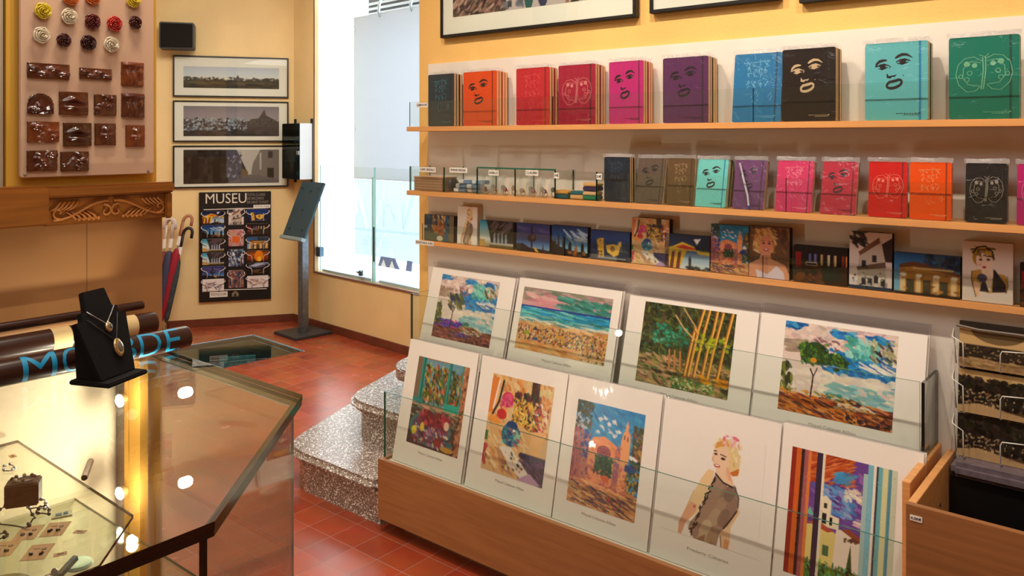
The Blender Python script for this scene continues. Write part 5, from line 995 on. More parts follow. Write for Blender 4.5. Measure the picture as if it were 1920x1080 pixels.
# ------------------------------------------------------------------ shelf wall
def WT(name, label, cat, s, d, z, group=None, rx=0.0, dz=0.0): return T(name, label, cat, W(s, d, z), TH + dz, group, rx)
S0, S1 = -2.505, .35
o = WT('backing_panel', 'tall white panel on the ochre wall behind all three shelves', 'wall panel', S0, 0, 0)
M().box(0, S1 - S0, -.015, -.001, 0, 1.8695).build('panel', WHITE, o, bevel=.001)
Z1, Z2, Z3 = 1.600, 1.335, 1.121
def shelf(label, z, dep, s0=S0):
    o = WT('wall_shelf', label, 'shelf', s0, 0, z - .0195, 'wooden wall shelves')
    M().box(0, S1 - s0, -dep, -.0155, 0, .019).build('board', SHELFW, o, bevel=.0012); return o
shelf('top wooden wall shelf carrying the large notebooks', Z1, .141); shelf('middle wooden wall shelf carrying glass boxes and small notebooks', Z2, .141)
h3 = shelf('lowest narrow wooden wall shelf carrying small canvas prints', Z3, .067)
price_tag('price_label', 'POSTALS 3,00', wl(828, 465, .068)[0] - wl(793, 455, .068)[0] , .018, h3, (.032, -.0685, .009), label='white label on the left end')
def front(label, z, d, h, ss, tagtxt=None):
    o = WT('glass_guard', label, 'glass guard', S0, 0, z, 'low glass guards on the shelves')
    for a, b in zip(ss[:-1], ss[1:]): M().pane(a - S0 + .001, b - S0 - .001, -d - .004, -d, .0005, h).build('pane', [GLASS, GLASSD], o)
    return o
g1 = front('low glass guard along the front of the top shelf', Z1, .132, .102, (S0 + .012, -1.75, -1.0, S1)); g2 = front('low glass guard along the front of the middle shelf', Z2, .132, .1, (S0 + .012, *[wl(u, 330, .132)[0] for u in (833, 895, 966, 1041, 1119)], -.9, S1)); front('low glass guard along the front of the lowest shelf', Z3, .059, .07, (S0 + .012, -1.75, -1.0, S1))
def gt(par, u, v, txt, w, h, d): s, z = wl(u, v, d); q = par.location.z; price_tag('price_label', txt, w, h, par, (s - S0, -d - .0055, z - q))
gt(g1, 793, 197, 'LLIBRETA 10€', .066, .019, .136)
for u, v, t, w in ((803, 318, 'CAPS. REGALS', .095), (861, 319, 'IMANS REGAL', .095), (927, 324, 'ANELLS', .05), (999, 324, 'CLAUERS', .058), (1045, 329, '3€', .022), (1125, 331, '2€', .022)): gt(g2, u, v, t, w, .02, .136)
for u in (770, 833, 895, 966, 1041, 1119):
    s = wl(u, 330, .132)[0]; M().pane(s - S0 - .003, s - S0 + .003, -.1315, -.02, .0005, .1).build('divider', [GLASS, GLASSE], g2)
M().box(wl(895, 330, .132)[0] - S0, wl(1041, 330, .132)[0] - S0, -.137, -.1285, .1005, .106).build('top_strip', GLASSE, g2)
# goods in the glass boxes
CB = P('kraft_stack', (170, 124, 92), .8, var=(60, .15))
a, b = wl(777, 350, .12)[0], wl(829, 350, .12)[0]; zz = Z2 + .001
for i, h in enumerate((.012, .011, .012, .011, .012)):
    o = WT('card_box', ('lowest', 'second', 'third', 'fourth', 'topmost')[i] + ' flat brown box of the stack in the left glass box', 'box', a, .12, zz, 'flat brown boxes in the left glass box')
    M().box(0, b - a, 0, .085, 0, h * .6).build('base', CB, o); M().box(-.0015, b - a + .0015, -.0015, .0865, h * .55, h - .0006).build('lid', P('kraft_lid', (186, 142, 110), .8), o); zz += h
BAG = P('magnet_white', (224, 226, 228), .5); BB = P('magnet_blue', (110, 140, 176), .5)
a = wl(838, 350, .12)[0]; k = 0
for i, (x, y, z, r_) in enumerate(((.05, .02, 0, .06), (.11, .03, 0, -.1), (.045, .03, .0165, -.08), (.115, .025, .0165, .05), (.07, .028, .033, .12), (.125, .04, .033, -.1))):
    o = WT('magnet_pack', ('left pack at the bottom', 'right pack at the bottom', 'left pack of the middle layer', 'right pack of the middle layer', 'left pack on top', 'right pack on top')[i] + ' of white and blue packs in the second glass box', 'pack', a + x, .12 - y, Z2 + .001 + z, 'white and blue packs', 0, r_)
    M().box(-.03, .03, 0, .045, 0, .015).build('pack', BB, o, bevel=.003); M().box(-.031, -.004, -.001, .046, .001, .0155).build('band', BAG, o, bevel=.002)
o = WT('dark_bag', 'dark little bag squeezed at the left of the second glass box', 'bag', a + .008, .09, Z2 + .001); M().ball((0, 0, .028), .012, .03, .027).build('bag', P('bag_dark', (40, 44, 52), .4), o, smooth='all')
for bi, (u0, u1, g, nm) in enumerate(((902, 960, 'third', 'ring'), (972, 1035, 'fourth', 'key_fob'))):
    a, b = wl(u0, 350, .11)[0], wl(u1, 350, .11)[0]; rr = random.Random(bi + 3)
    labs = ('far left', 'left', 'middle left', 'middle right', 'right', 'far right')
    for i in range(6):
        x = a + (b - a) * (i + .5) / 6; col = [(120, 40, 50), (60, 40, 50), (170, 130, 90), (40, 36, 40), (150, 60, 60), (200, 170, 110)][(i + bi * 2) % 6]
        o = WT(nm + '_bag', 'little clear bag with a ' + ('ring' if nm == 'ring' else 'coloured fob') + ', ' + labs[i] + ' in the ' + g + ' glass box', 'trinket bag', x, .105 - .02 * (i % 2), Z2 + .001, 'trinket bags in the %s glass box' % g)
        M().ball((0, 0, .02 + .006 * (i % 2)), .011, .008, .01, n=8).build('stone', P('trinket%d' % ((i + bi * 2) % 6), col, .25), o, smooth='all')
        M().tube([(.011 * cos(t * .6), .004, .011 + .011 * sin(t * .6)) for t in range(11)], .0022, 6).build('band', P('trinket_gold', (206, 170, 110), .3, .6), o, smooth='all')
        h = M(); vs = [((-1 + 2 * p_ / 4) * .017 * (1 - .5 * q_ / 5) + rr.uniform(-.001, .001), -.014 * sin(pi * min(1, .35 + q_ / 8)) + rr.uniform(-.002, .002), .074 * q_ / 5) for q_ in range(6) for p_ in range(5)]
        h._a(vs, [(q_ * 5 + p_, q_ * 5 + p_ + 1, q_ * 5 + p_ + 6, q_ * 5 + p_ + 5) for q_ in range(5) for p_ in range(4)], 0); h.build('clear_bag', BAGPL, o, smooth='all')
SOAPS = [(1058, .0, (30, 96, 104), (230, 164, 80), 'teal and orange soap at the left of the loose soaps'), (1088, 0, (226, 176, 120), (24, 110, 124), 'teal topped soap between the other soaps'), (1111, 0, (20, 130, 96), (232, 186, 140), 'green and cream soap under the navy one'), (1112, .031, (60, 44, 90), (236, 180, 120), 'navy and cream soap lying on the green one')]
for u, z, c0, c1, l in SOAPS:
    s = wl(u, 360, .1)[0]; o = WT('soap_bar', l, 'soap', s, .1, Z2 + .001 + z, 'two coloured soaps'); w = .03
    for nm, za, zb, c in (('lower_half', 0, .016, c0), ('upper_half', .0162, .029, c1)): M().slab(rrect(-w, w, za, zb, .006), -.022, .022).build(nm, P('soap_%d_%d_%d' % c, c, .45), o, bevel=.003)

# ------------------------------------------------------------------ notebooks
def face_art(m, w, h, y, k):
    c = lambda p: [(a * w, b * h) for a, b in p]; e = lambda x, z, rx, rz, an=0: [(x * w + (rx * cos(t) * cos(an) - rz * sin(t) * sin(an)) * w, z * h + (rx * cos(t) * sin(an) + rz * sin(t) * cos(an)) * w) for t in [pi * i / 6 for i in range(12)]]
    m.ribbon(c([(.17, .69), (.195, .735), (.24, .765), (.3, .775), (.36, .775)]), [.002 * k, .006 * k, .0075 * k, .007 * k, .003 * k], y)
    m.ribbon(c([(.49, .795), (.54, .82), (.6, .84), (.68, .835), (.76, .795)]), [.004 * k, .0075 * k, .0075 * k, .006 * k, .0015 * k], y)
    m.ribbon(c([(.19, .695), (.25, .715), (.32, .722), (.39, .705)]), [.002 * k, .0045 * k, .005 * k, .002 * k], y); m.slab(e(.29, .688, .052, .036, .1), y, y + .0004); m.ribbon(c([(.22, .672), (.28, .655), (.37, .685)]), .0018 * k, y)
    m.ribbon(c([(.5, .745), (.57, .77), (.64, .778), (.73, .755)]), [.002 * k, .0045 * k, .005 * k, .002 * k], y); m.slab(e(.61, .742, .056, .038, .1), y, y + .0004); m.ribbon(c([(.52, .73), (.6, .712), (.7, .74)]), .0018 * k, y); m.ribbon(c([(.39, .705), (.42, .69), (.4, .67)]), .0022 * k, y)
    m.ribbon(c([(.36, .6), (.37, .56), (.41, .555), (.44, .57), (.47, .565), (.51, .585)]), [.002 * k, .007 * k, .007 * k, .003 * k, .005 * k, .001 * k], y)
    q = [(.475 + .12 * cos(t * pi / 10), .467 + .05 * sin(t * pi / 10) + .022 * cos(t * pi / 10) - .012 * (abs(t - 5) < 1.5)) for t in range(20)]
    m.ribbon(c(q), [(.0055 + .0022 * abs(sin(t * pi / 10))) * k for t in range(20)] + [.0055 * k], y, close=True); m.slab(e(.62, .57, .009, .009), y, y + .0004)
def butterfly_art(m, w, h, y, k):
    c = lambda p: [(a * w, b * h) for a, b in p]; L = .0016 * k
    m.ribbon(c([(.49, .74), (.5, .6), (.47, .36)]), L * 1.5, y); m.ribbon(c([(.53, .76), (.535, .6), (.5, .36)]), L * 1.5, y); m.ribbon(c([(.52, .75), (.44, .78)]), L, y); m.ribbon(c([(.52, .75), (.58, .79)]), L, y)
    for sgn in (-1, 1):
        f = lambda a, b: (.505 + sgn * a, b + (.02 if sgn > 0 else 0))
        m.ribbon(c([f(.02 , .7), f(.14, .755), f(.27, .74), f(.37, .66), f(.4, .54), f(.36, .42), f(.24, .33), f(.12, .34), f(.04, .4)]), L, y); m.ribbon(c([f(.04, .68), f(.18, .7), f(.29, .62), f(.3, .5), f(.22, .42), f(.06, .4)]), L, y)
        for a, b, r in ((.24, .67, .045), (.13, .65, .04), (.2, .56, .035), (.24, .48, .035), (.33, .52, .03)):
            q = [(a + r * cos(t * pi / 5), b + r * .75 * sin(t * pi / 5)) for t in range(10)]
            if b > .6: m.slab(c([f(*p) for p in q])[::sgn], y, y + .0004)
            else: m.ribbon(c([f(*p) for p in q]), L, y, close=True)
def text_art(m, w, h, y, k):
    rr = random.Random(4); L = .0016 * k
    for x in (.3, .42, .54, .66):
        for z in (.82, .74, .66, .58, .5):
            if rr.random() < .85:
                for _ in range(2): a, b = x + rr.uniform(-.03, .03), z + rr.uniform(-.03, .03); m.ribbon([(a * w, b * h), ((a + rr.uniform(-.05, .05)) * w, (b + rr.uniform(.02, .06)) * h), ((a + rr.uniform(.02, .07)) * w, (b + rr.uniform(-.03, .05)) * h)], L, y)
    m.ribbon([(.2 * w, .86 * h), (.75 * w, .88 * h)], L, y)
    for i in range(12): a = i * .9; m.ribbon([((.46 + .05 * cos(a)) * w, (.36 + .07 * sin(a)) * h), ((.46 + .08 * cos(a + .5)) * w, (.36 + .1 * sin(a + .5)) * h)], L, y)
    m.ribbon([(.72 * w, .36 * h), (.78 * w, .42 * h), (.8 * w, .37 * h), (.76 * w, .31 * h)], L, y)
def lines_art(m, w, h, y):
    for j, (a, b) in enumerate(((.5, .86), (.62, .84))): 
        x = a
        while x < b: m.ribbon([(x * w, (.085 - .018 * j) * h), ((x + .03) * w, (.085 - .018 * j) * h)], .0016, y); x += .042
    m.slab([(.865 * w, .08 * h), (.885 * w, .08 * h), (.885 * w, .095 * h), (.865 * w, .095 * h)], y, y + .0004)
ARTS = dict(face=face_art, butterfly=butterfly_art, text=text_art)
def sleeve(w, h, t, rr, par, mat=SLEEVE, ext=.012, j=.002):
    nx, nz = 7, 9; m = M(); vs = []; ov = .0015 if mat is PSLEEVE else .004
    for q in range(nz + 1):
        for p_ in range(nx + 1): vs.append((-ov + (w + 2 * ov) * p_ / nx, -.0012 - j + rr.uniform(-j, j), -.0003 + (h * q / (nz - 1) if q < nz else h + ext + (rr.uniform(-.002, .002) if mat is SLEEVE else 0))))
    m._a(vs, [(q * (nx + 1) + p_, q * (nx + 1) + p_ + 1, (q + 1) * (nx + 1) + p_ + 1, (q + 1) * (nx + 1) + p_) for q in range(nz) for p_ in range(nx)], 0)
    if mat is SLEEVE: m.m[-nx:] = [1] * nx
    if mat is PSLEEVE: m._a([(-ov, t + .0008, h - .004), (w + ov, t + .0008, h - .004), (w + ov, t + .0008, h + ext), (-ov, t + .0008, h + ext)], [(0, 1, 2, 3)], 1)
    b = [vs[q * (nx + 1) + nx] for q in range(nz + 1)]
    if mat is PSLEEVE: m._a(b + [(x, t + .001, z) for x, _, z in b], [(i, i + nz + 1, i + nz + 2, i + 1) for i in range(nz)], 0)
    return m.build('clear_sleeve', [mat, FLAP if mat is PSLEEVE else FRINGE], par, smooth='all')
def notebook(s, d, z, w, h, t, col, art, acol, label, group, lean=0.0, band=None, detail=True, dz=0.0):
    o = WT('notebook', label, 'notebook', s, d, z, group, -lean, dz); rr = random.Random(int(abs(s) * 1000)); m = P('cover_%d_%d_%d' % col, col, .42, spec=.4)
    q = rrect(0, w, 0, h, .006, 3)
    M().slab(q, 0, .002).slab(q, t - .002, t).box(0, .0022, .001, t - .001, .004, h - .004).build('cover', m, o)
    M().box(.0025, w - .0008, .0021, t - .0021, .0018, h - .0018).build('pages', PAGES, o)
    if detail:
        bc = band or tuple(int(x * .62) for x in col)
        M().box(w * .86, w * .895, -.0005, t + .0005, -.0001, h + .0005).build('elastic_band', P('band_%d_%d_%d' % bc, bc, .6), o)
        if art:
            k = h / .212; g = M(); ARTS[art](g, w, h, -.0006, k); lines_art(g, w, h, -.0006); g.build('cover_drawing', P('draw_%d_%d_%d' % acol, acol, .5), o)
    sleeve(w, h, t, rr, o, j=.002 if detail else .0004); return o
NAME = {0: 'second', 1: 'third', 2: 'fourth', 3: 'fifth'}
BK1 = (30, 28, 30); CR = (206, 180, 140)
TOP = [  # uL, uR, vTop(left) , colour, name, art, art colour, colours of the copies behind, lean, band
 (803, 851, 136, (18, 48, 66), 'dark petrol', 'text', (60, 130, 150), [(30, 28, 30), (60, 40, 34)], 0, None),
 (868, 931, 127, (232, 76, 24), 'orange red', 'face', BK1, [(206, 58, 24), (206, 58, 24), (190, 60, 30)], 0, None),
 (968, 1030, 123, (200, 40, 52), 'crimson', 'text', (226, 90, 96), [(196, 40, 44), (150, 30, 36)], 0, None),
 (1047, 1116, 115, (166, 30, 60), 'dark red', 'butterfly', (220, 130, 130), [(140, 40, 50), (140, 40, 50), (170, 60, 60)], 0, None),
 (1142, 1206, 107, (196, 40, 120), 'magenta', 'face', BK1, [(150, 16, 66), (190, 60, 70), (190, 90, 80)], 0, None),
 (1243, 1328, 99, (92, 46, 92), 'purple', 'face', (28, 20, 32), [(60, 40, 44), (110, 84, 60), (110, 100, 90)], 0, None),
 (1372, 1463, 93, (22, 116, 170), 'bright blue', 'text', (120, 190, 220), [], .12, None),
 (1467, 1567, 84, (32, 26, 26), 'black', 'face', CR, [(86, 40, 90), (110, 106, 84)], 0, None),
 (1622, 1740, 69, (100, 190, 196), 'light turquoise', 'face', BK1, [(80, 150, 140), (60, 80, 70)], 0, (30, 130, 180)),
 (1779, 1912, 59, (12, 124, 104), 'sea green', 'butterfly', (120, 190, 150), [(20, 90, 80)], 0, None)]
DESC = dict(face='a drawn face', butterfly='a butterfly outline', text='a fine line pattern')
def stack(lst, zb, d0, H_, Wd, t, tag_, shelf_):
    for (uL, uR, vT, col, nm, art, ac, beh, lean, band) in lst:
        sL = wl(uL, 230, d0)[0]; sR = wl(uR, 230, d0)[0]; w = min(sR - sL, Wd * 1.06); h = H_
        sL = sR - w if lean == 0 else sL
        notebook(sL, d0, zb + .0006, w, h, t, col, art, ac, '%s notebook with %s, in front on the %s shelf' % (nm, DESC[art], shelf_), tag_, lean, band)
        for i, c in enumerate(beh):
            dd = d0 - (i + 1) * (t + .0022) / max(cos(lean), .9)
            if dd - t - h * math.tan(lean) * .0 < .018: break
            notebook(sL + .002 * (1 + i % 2), dd, zb + .0006, w - .004, h - .002 * i, t, c, None, ac, '%s notebook from the front in the %s stack on the %s shelf' % (NAME[i], nm, shelf_), tag_, lean, None, False)
stack(TOP, Z1, .1, .213, .165, .0155, 'large notebooks on the top shelf', 'top')
SEC = [(1133, 1181, 289, (24, 44, 62), 'navy', 'text', (70, 90, 110), [(60, 40, 36), (40, 30, 30)], .0, None),
 (1190, 1241, 291, (92, 78, 66), 'grey brown', 'face', BK1, [(70, 50, 40)], .2, None),
 (1249, 1299, 293, (100, 76, 48), 'bronze', 'text', (180, 150, 110), [], .12, None),
 (1302, 1359, 293, (110, 206, 200), 'pale aqua', 'face', BK1, [(96, 90, 60), (70, 80, 60)], .2, (24, 140, 180)),
 (1372, 1430, 294, (108, 62, 110), 'mauve', 'face', (50, 34, 56), [(50, 34, 56)], .22, None),
 (1452, 1520, 293, (214, 50, 104), 'pink', 'text', (246, 150, 170), [(110, 30, 80)], .2, None),
 (1537, 1603, 293, (186, 36, 62), 'raspberry', 'face', (50, 30, 40), [(30, 26, 28)], .2, None),
 (1627, 1699, 294, (214, 24, 22), 'scarlet', 'butterfly', (246, 130, 110), [], .1, None),
 (1705, 1783, 296, (248, 84, 10), 'bright orange', 'text', (255, 170, 110), [(206, 90, 40)], .06, None),
 (1809, 1888, 297, (24, 24, 26), 'coal black', 'butterfly', (150, 140, 126), [(96, 80, 60)], .1, None),
 (1906, 1990, 300, (190, 24, 110), 'fuchsia', 'butterfly', (230, 120, 170), [], .1, None)]
stack(SEC, Z2, .118, .152, .108, .012, 'small notebooks on the middle shelf', 'middle')
s = wl(1393, 300, .12)[0]; pn = WT('pen', 'clear ballpoint pen clipped across the mauve notebook', 'pen', s - .03 , .129, Z2 + .012)
pn.rotation_euler = (-.2, 0, TH); q = M().tube([(.052, 0, .0), (.0465, 0, .03), (.012, 0, .13)], .0032, 10); q.build('barrel', P('pen_clear', (200, 200, 214), .15), pn, smooth=True); M().tube([(.055, 0, -.012), (.052, 0, .001)], .0014, 8, r1=.003).build('tip', P('pen_blue', (40, 60, 160), .3), pn, smooth=True)
M().box(-.001, .001, -.0065, -.003, 0, .035).build('clip', STEEL, pn, (.0235, 0, .095), (0, -.33, 0))

# ------------------------------------------------------------------ small canvases
CAN = [(795, 850, 401, 'vase', 'muted blue still life with an ochre bunch', 'landscape'), (857, 894, 386, 'woman', 'white canvas with a drawn woman in a grey dress', ''), (899, 962, 412, 'arcade', 'slanting arcade under a turquoise sky', ''), (968, 1030, 417, 'lamp', 'round lamp against a dusk sky', ''), (1034, 1101, 421, 'cypress', 'dark cypresses against a blue sky', ''), (1107, 1180, 430, 'monastery', 'golden lit ruin under a night sky', ''),
 (1184, 1254, 407, 'flowers', 'flower bouquet painting', ''), (1246, 1330, 437, 'flag', 'striped red and yellow flag over a tower', ''), (1333, 1404, 419, 'church', 'orange church painting', ''), (1400, 1480, 422, 'blonde', 'smiling blonde woman in a pale dress', ''), (1487, 1588, 458, 'night', 'dark room with lit bottles', ''), (1592, 1672, 433, 'villa', 'pale corner house seen from below', ''), (1676, 1800, 472, 'ochre', 'ochre building with white columns under blue sky', ''), (1804, 1899, 451, 'portrait', 'white canvas with a drawn blonde woman holding a glass', ''), (1912, 2000, 492, 'night', 'dark canvas cut by the right picture edge', '')]
for i, (uL, uR, vT, k, l, _) in enumerate(CAN):
    d0 = .052; sL, z1 = wl(uL, vT, d0); sR = wl(uR, vT, d0)[0]; w = sR - sL; h = z1 - Z3 - .001; th = .034 if k in ('woman', 'portrait') else .024
    if k == 'church': d0 = .056
    if k == 'blonde': d0, w = .0535, w
    o = WT('canvas_print', 'small canvas on the lowest shelf: ' + l, 'canvas print', sL, d0, Z3 + .0005, 'small canvas prints on the lowest shelf', -.03)
    light = k in ('woman', 'portrait'); M().box(0, w, .0006, th, 0, h).build('canvas_block', P('canvas_edge_light', (226, 204, 178), .8) if light else P('canvas_edge_dark', (52, 40, 34), .7), o, bevel=.001)
    nw = 60; nh = int(nw * h / w)
    art = vase(nw, nh) if k == 'vase' else woman(nw, nh, 5) if k == 'woman' else flowers(nw, nh) if k == 'flowers' else church(nw, nh) if k == 'church' else blonde(nw, nh) if k == 'blonde' else portrait(nw, nh) if k == 'portrait' else dusk(nw, nh, k, 40 + i)
    pic_mesh('printed_front', art, w, h, o)

# ------------------------------------------------------------------ print bin
BS0, BS1 = -2.451, -.512; bl = BS1 - BS0
bn = WT('print_bin', 'low wooden two tier print bin with glass guards along the shelf wall', 'display bin', BS0, 0, 0); CREAML = P('bin_lining', (232, 222, 206), .5)
M().box(.07, bl - .05, -.27, -.04, 0, .0545).build('plinth', P('plinth_brown', (120, 84, 62), .5), bn)
M().box(0, bl - .019, -.345, -.325, .056, .291).build('front_panel', BINW, bn, bevel=.001)
M().box(0, .018, -.3245, -.016, .056, .29).build('end_panel', BINW, bn, bevel=.001)
M().box(.0185, bl - .02, -.3245, -.016, .262, .28).build('lower_tier', CREAML, bn)
M().box(.0, bl - .02, -.165, -.147, .2805, .6405).build('riser', CREAML, bn)
M().box(0, bl - .02, -.165, -.016, .641, .658).build('upper_tier', CREAML, bn)
M().box(bl - .018, bl, -.352, -.016, .056, .716).build('side_panel', SHELFW, bn, bevel=.001)
M().pane(.006, bl - .02, -.319, -.313, .2805, .548).build('lower_pane', [GLASS, GLASSE], bn); M().pane(.004, bl - .02, -.172, -.166, .66, .915).build('upper_pane', [GLASS, GLASSE], bn)
M().pane(.004, .010, -.3125, -.1725, .2805, .548).build('lower_end_pane', [GLASS, GLASSE], bn); M().pane(.004, .010, -.1655, -.02, .66, .915).build('upper_end_pane', [GLASS, GLASSD], bn)
M().pane(bl - .016, bl - .008, -.172, -.02, .7165, .915).build('right_end_pane', [GLASS, GLASSD], bn)

# ------------------------------------------------------------------ art prints
def tl(u, v, d, z, th):
    N = (NX[0] * cos(th), NX[1] * cos(th), sin(th)); p0 = np.array(W(0, d, z)); p = hit(u, v, p0, N); q = p - p0
    return float(q[:2] @ AX), float(q @ np.array([-NX[0] * sin(th), -NX[1] * sin(th), cos(th)]))
PR = [('U', 812, 968, (831, 514, 1152, 0), None)]
def art_print(tier, tlc, trc, ac, art, n, label, cap, capu, sl):
    d, z, th = (.146, .6595, math.radians(15.5)) if tier == 'U' else (.298, .2815, math.radians(12.6))
    s0, l1 = tl(*tlc, d, z, th); s1, l2 = tl(*trc, d, z, th); w, h = s1 - s0, (l1 + l2) / 2
    grp = 'art prints on the upper tier' if tier == 'U' else 'art prints on the lower tier'
    for k in (1, 0):
        o = WT('art_print', label if k == 0 else 'spare print right behind the ' + label.replace(' on the upper tier', '').replace(' on the lower tier', ''), 'art print', s0 + .004 * k, d - .0095 * k, z + .0003, grp, -th)
        M().box(0, w, 0, .003, 0, h).build('mat_board', MATB, o)
        if k == 0:
            P4 = [tl(*c, d, z, th) for c in ac]; xa = (P4[0][0] + P4[3][0]) / 2 - s0; xb = (P4[1][0] + P4[2][0]) / 2 - s0; zt = (P4[0][1] + P4[1][1]) / 2; zb = max(.04, (P4[2][1] + P4[3][1]) / 2)
            aw, ah = xb - xa, zt - zb; nh = max(40, int(n * ah / aw)); pic_mesh('picture', art(n, nh), aw, ah, o, (xa, -.0006, zb))
            if cap: text_mesh(cap, .012, GREYINK, 'caption', o, ((xa + xb) / 2 if capu is None else tl(*capu, d, z, th)[0] - s0, -.0004, zb - .024 if capu is None else tl(*capu, d, z, th)[1]), width=.13)
        rr = random.Random(int(s0 * 997) + k); sl_ = sleeve(w, h, .003, rr, o, PSLEEVE, ext=sl, j=.0009)
U_ = 'Miquel Cabanas Alibau'
art_print('U', (812, 503), (968, 520), [(831, 514), (938, 529), (917, 653), (808, 630)], lambda a, b: landscape(a, b, True, 11), 110, 'blue and violet landscape print, leftmost on the upper tier', None, None, .024)
art_print('U', (975, 522), (1168, 545), [(984, 536), (1152, 563), (1130, 688), (965, 650)], beach, 150, 'crowded beach and sea print on the upper tier', U_, None, .026)
art_print('U', (1182, 555), (1424, 585), [(1212, 565), (1385, 590), (1360, 750), (1190, 713)], forest, 160, 'forest print with yellow trunks on the upper tier', U_, None, .028)
art_print('U', (1428, 590), (1740, 625), [(1475, 601), (1685, 631), (1672, 812), (1457, 766)], lambda a, b: landscape(a, b, False, 12), 190, 'landscape print with green tree and orange fields on the upper tier', U_, None, .03)
art_print('L', (770, 637), (898, 662), [(782, 667), (876, 688), (863, 862), (766, 829)], interior, 90, 'open window and fruit print, leftmost on the lower tier', U_, None, .004)
art_print('L', (905, 668), (1066, 700), [(928, 700), (1042, 727), (1014, 917), (899, 875)], flowers, 110, 'print of flowers in a blue jug on the lower tier', U_, None, .004)
art_print('L', (1068, 702), (1243, 742), [(1085, 747), (1210, 779), (1190, 983), (1062, 936)], church, 120, 'print of an orange church under blue sky on the lower tier', U_, None, .004)
art_print('L', (1248, 745), (1466, 797), [(1262, 793), (1440, 832), (1416, 1052), (1240, 985)], lambda a, b: woman(a, b, 9), 170, 'watercolour print of a blonde woman in a dark dress on the lower tier', 'Frederic Cabanas', (1326, 1041), .004)
art_print('L', (1470, 795), (1733, 848), [(1492, 838), (1690, 886), (1663, 1130), (1462, 1075)], windowview, 180, 'print of a white village seen between curtains, rightmost on the lower tier', U_, None, .004)

# ------------------------------------------------------------------ right hand card cabinet
cb = WT('card_cabinet', 'wooden open topped cabinet with black inside at the right picture edge', 'cabinet', -.497, 0, 0); cw_, ct = .85, .705
M().box(0, cw_, -.452, -.434, .06, ct).build('front_panel', BINW, cb, bevel=.001); M().box(0, .018, -.4335, -.016, .06, ct).build('side_panel', SHELFW, cb, bevel=.001)
M().box(cw_ - .018, cw_, -.4335, -.016, .06, ct).build('side_panel', SHELFW, cb); M().box(.0185, cw_ - .0185, -.4335, -.016, .06, .12).build('bottom_panel', BLACK, cb)
M().box(.05, cw_ - .05, -.4, -.05, 0, .0595).build('plinth', P('plinth_brown', (120, 84, 62), .5), cb)
M().box(.019, cw_ - .0185, -.433, -.424, .12, ct - .012).build('front_lining', P('lining_dark', (40, 28, 22), .3), cb)
M().box(.022, cw_ - .02, -.10, -.03, .12, .665).build('back_lining', P('lining_black', (16, 15, 16), .35), cb)
M().box(.024, cw_ - .02, -.115, -.03, .667, .705).build('padded_lip', P('lip_violet_grey', (104, 92, 100), .35, var=(60, .2)), cb, bevel=.012, seg=4)
M().lathe([(.004, 0), (.005, .002), (.002, .003)], 10).build('screw', STEEL, cb, (.0185, -.2, .62), (0, pi / 2, 0))
price_tag('price_label', '4,00€', .026, .013, cb, (.022, -.4535, ct - .028))
rk = WT('postcard_rack', 'white wire wall rack holding sepia postcards above the cabinet', 'card rack', -.468, 0, .70)
M().box(.002, .16, -.03, -.016, 0, .36).build('back_plate', P('rack_plate', (60, 50, 42), .5), rk)
M().tube([(-.002, -.05, .352), (.05, -.05, .346), (.16, -.05, .346)], .004, 6).build('top_wire', P('wire_grey', (120, 110, 100), .3, .4), rk, smooth=True)
for i, (za, zb, k, l) in enumerate(((.245, .346, 'oval', 'top sepia postcard with a pale oval sky in the wire rack'), (.124, .236, 'garden', 'middle sepia postcard of people in a garden in the wire rack'), (.006, .118, 'avenue', 'lowest sepia postcard of a dark tree avenue in the wire rack'))):
    xo = .004 - .002 * i; o = WT('sepia_postcard', l, 'postcard', -.468 + xo, .052, .70 + za, 'sepia postcards in the wire rack', -.1)
    M().box(0, .165, .0006, .004, 0, zb - za).build('card', PAPER, o); pic_mesh('picture', photo(100, 66, k), .165, zb - za, o)
    w_ = M(); zc_ = (zb - za)
    w_.tube([(-.006, -.03, za), (-.01, -.03, za + zc_ * .5), (-.008, -.05, za + zc_ * .95), (-.008, -.07, za + zc_ * .78), (.018, -.074, za + zc_ * .66), (.02, -.074, za + .004), (.02, -.045, za - .001)], .0017, 6)
    w_.build('wire_holder', WIREM, rk, smooth='all'); w_ = M()
    w_.tube([(.17, -.07, za + zc_ * .62), (.108, -.074, za + zc_ * .58), (.104, -.074, za + zc_ * .5), (.104, -.074, za + .004), (.104, -.045, za - .001)], .0017, 6)
    w_.build('wire_holder', WIREM, rk, smooth='all')

# ------------------------------------------------------------------ framed pictures above the shelves
def topframe(label, uv0, uv1, art, hh):
    (s0, z0), (s1, z1) = wl(*uv0, .02), wl(*uv1, .02); w = s1 - s0; z = (z0 + z1) / 2
    o = WT('framed_photograph', label, 'picture', s0, 0, z, 'framed pictures above the shelves'); bw = .012
    M().box(0, bw, -.03, -.001, 0, hh).box(w - bw, w, -.03, -.001, 0, hh).box(bw, w - bw, -.03, -.001, 0, bw).box(bw, w - bw, -.03, -.001, hh - bw, hh).build('frame', BLACK, o, bevel=.0015)
    M().box(bw, w - bw, -.022, -.002, bw, hh - bw).build('mount', MATB, o)
    if art: pic_mesh('photograph', art, w * .8, hh - .19, o, (w * .072, -.0226, .082))
    else: pic_mesh('photograph', photo(120, 60, 'street'), w * .76, hh - .25, o, (w * .12, -.0226, .13))
    M().box(bw, w - bw, -.027, -.026, bw, hh - bw).build('glazing', GLASS, o); return o
topframe('framed street photograph with people, left one above the shelves', (828, 73), (1194, 31), photo(260, 150, 'people'), .62)
topframe('framed picture above the shelves, second from the window side', (1220, 25.5), (1464, 0), None, .62)
topframe('framed picture above the shelves, third from the window side', (1500, 9), (1790, -26), None, .62)

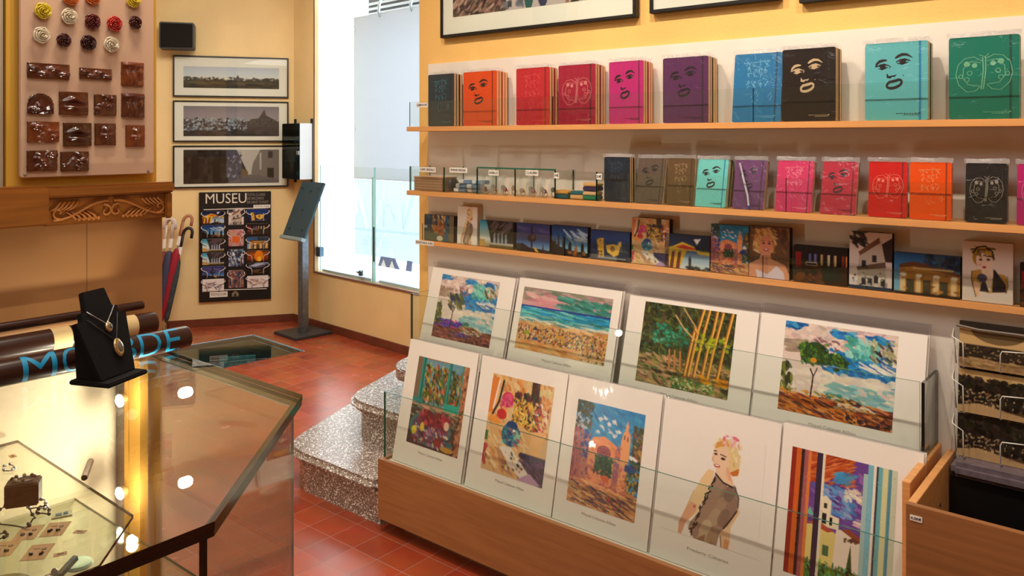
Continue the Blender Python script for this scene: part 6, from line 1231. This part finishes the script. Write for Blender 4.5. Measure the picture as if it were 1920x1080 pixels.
# ------------------------------------------------------------------ light and camera
wd_ = bpy.data.worlds.new('World'); bpy.context.scene.world = wd_; wd_.use_nodes = True
wd_.node_tree.nodes['Background'].inputs[0].default_value = (.93, .97, 1, 1); wd_.node_tree.nodes['Background'].inputs[1].default_value = 3.2
def spot(name, loc, tgt, e, ang, col, r=.05, blend=.6):
    l = bpy.data.lights.new(name, 'SPOT'); l.energy = e; l.spot_size = math.radians(ang); l.spot_blend = blend; l.color = col; l.shadow_soft_size = r
    o = bpy.data.objects.new(name, l); C.objects.link(o); o.location = loc; o.rotation_euler = (Vector(tgt) - Vector(loc)).to_track_quat('-Z', 'Y').to_euler(); return o
def area(name, loc, tgt, e, sx, sy, col):
    l = bpy.data.lights.new(name, 'AREA'); l.energy = e; l.shape = 'RECTANGLE'; l.size = sx; l.size_y = sy; l.color = col
    o = bpy.data.objects.new(name, l); C.objects.link(o); o.location = loc; o.rotation_euler = (Vector(tgt) - Vector(loc)).to_track_quat('-Z', 'Y').to_euler(); return o
WARM = (1, .86, .68); NEUT = (1, .96, .9)
for i, (s, e) in enumerate(((-2.3, 40), (-1.6, 46), (-.9, 54), (-.2, 46), (.5, 16))):
    spot('track_spot', W(s, 1.05, 2.92), W(s, 0, 1.05), e, 92, WARM, .025)
for x, e in ((-.36, 19), (-.12, 19), (-.24, 15)):
    a_ = PL.w(x, -.34, 2.92); spot('pillar_spot', a_, PL.w(x, -.04, 1.2), e, 60, WARM, .012)
area('ceiling_fill', (-.6, 1.0, 2.97), (-.6, 1.0, 0), 24, 1.6, 1.6, NEUT)  # unseen soft fill under the ceiling, added to lift the room
area('ceiling_fill', (-1.7, 5.0, 2.97), (-1.9, 5.6, 0), 84, 1.4, 1.4, (1, .92, .78))  # added fill that brightens the back wall
area('ceiling_fill', (1.0, -1.2, 2.97), (1.0, -1.2, 0), 20, 1.6, 1.6, NEUT)
c_ = WN.w(1.2, 1.6, 1.75); t_ = WN.w(1.2, -3, .9)
area('window_daylight', c_, t_, 380, 2.0, 2.4, (.84, .93, 1))
for i, p in enumerate(LAMPS):
    l = bpy.data.lights.new('counter_lamp', 'POINT'); l.energy = 7; l.color = (1, .9, .72); l.shadow_soft_size = .015
    o = bpy.data.objects.new('counter_lamp', l); C.objects.link(o); o.location = p
cd = bpy.data.cameras.new('Camera'); cam = bpy.data.objects.new('Camera', cd); C.objects.link(cam)
cam.location = (0, 0, H); cam.rotation_euler = (pi / 2, 0, 0); cd.sensor_width = 36; cd.lens = 36 * F / 1920; cd.shift_y = -280 / 1920; cd.clip_start = .05
sc_ = bpy.context.scene; sc_.camera = cam
sc_.view_settings.view_transform = 'Standard'; sc_.view_settings.look = 'None'; sc_.view_settings.exposure = 0; sc_.view_settings.gamma = 1
cy = sc_.cycles; cy.max_bounces = 10; cy.transparent_max_bounces = 40; cy.diffuse_bounces = 4; cy.glossy_bounces = 5; cy.caustics_reflective = False; cy.caustics_refractive = False; cy.sample_clamp_indirect = 6
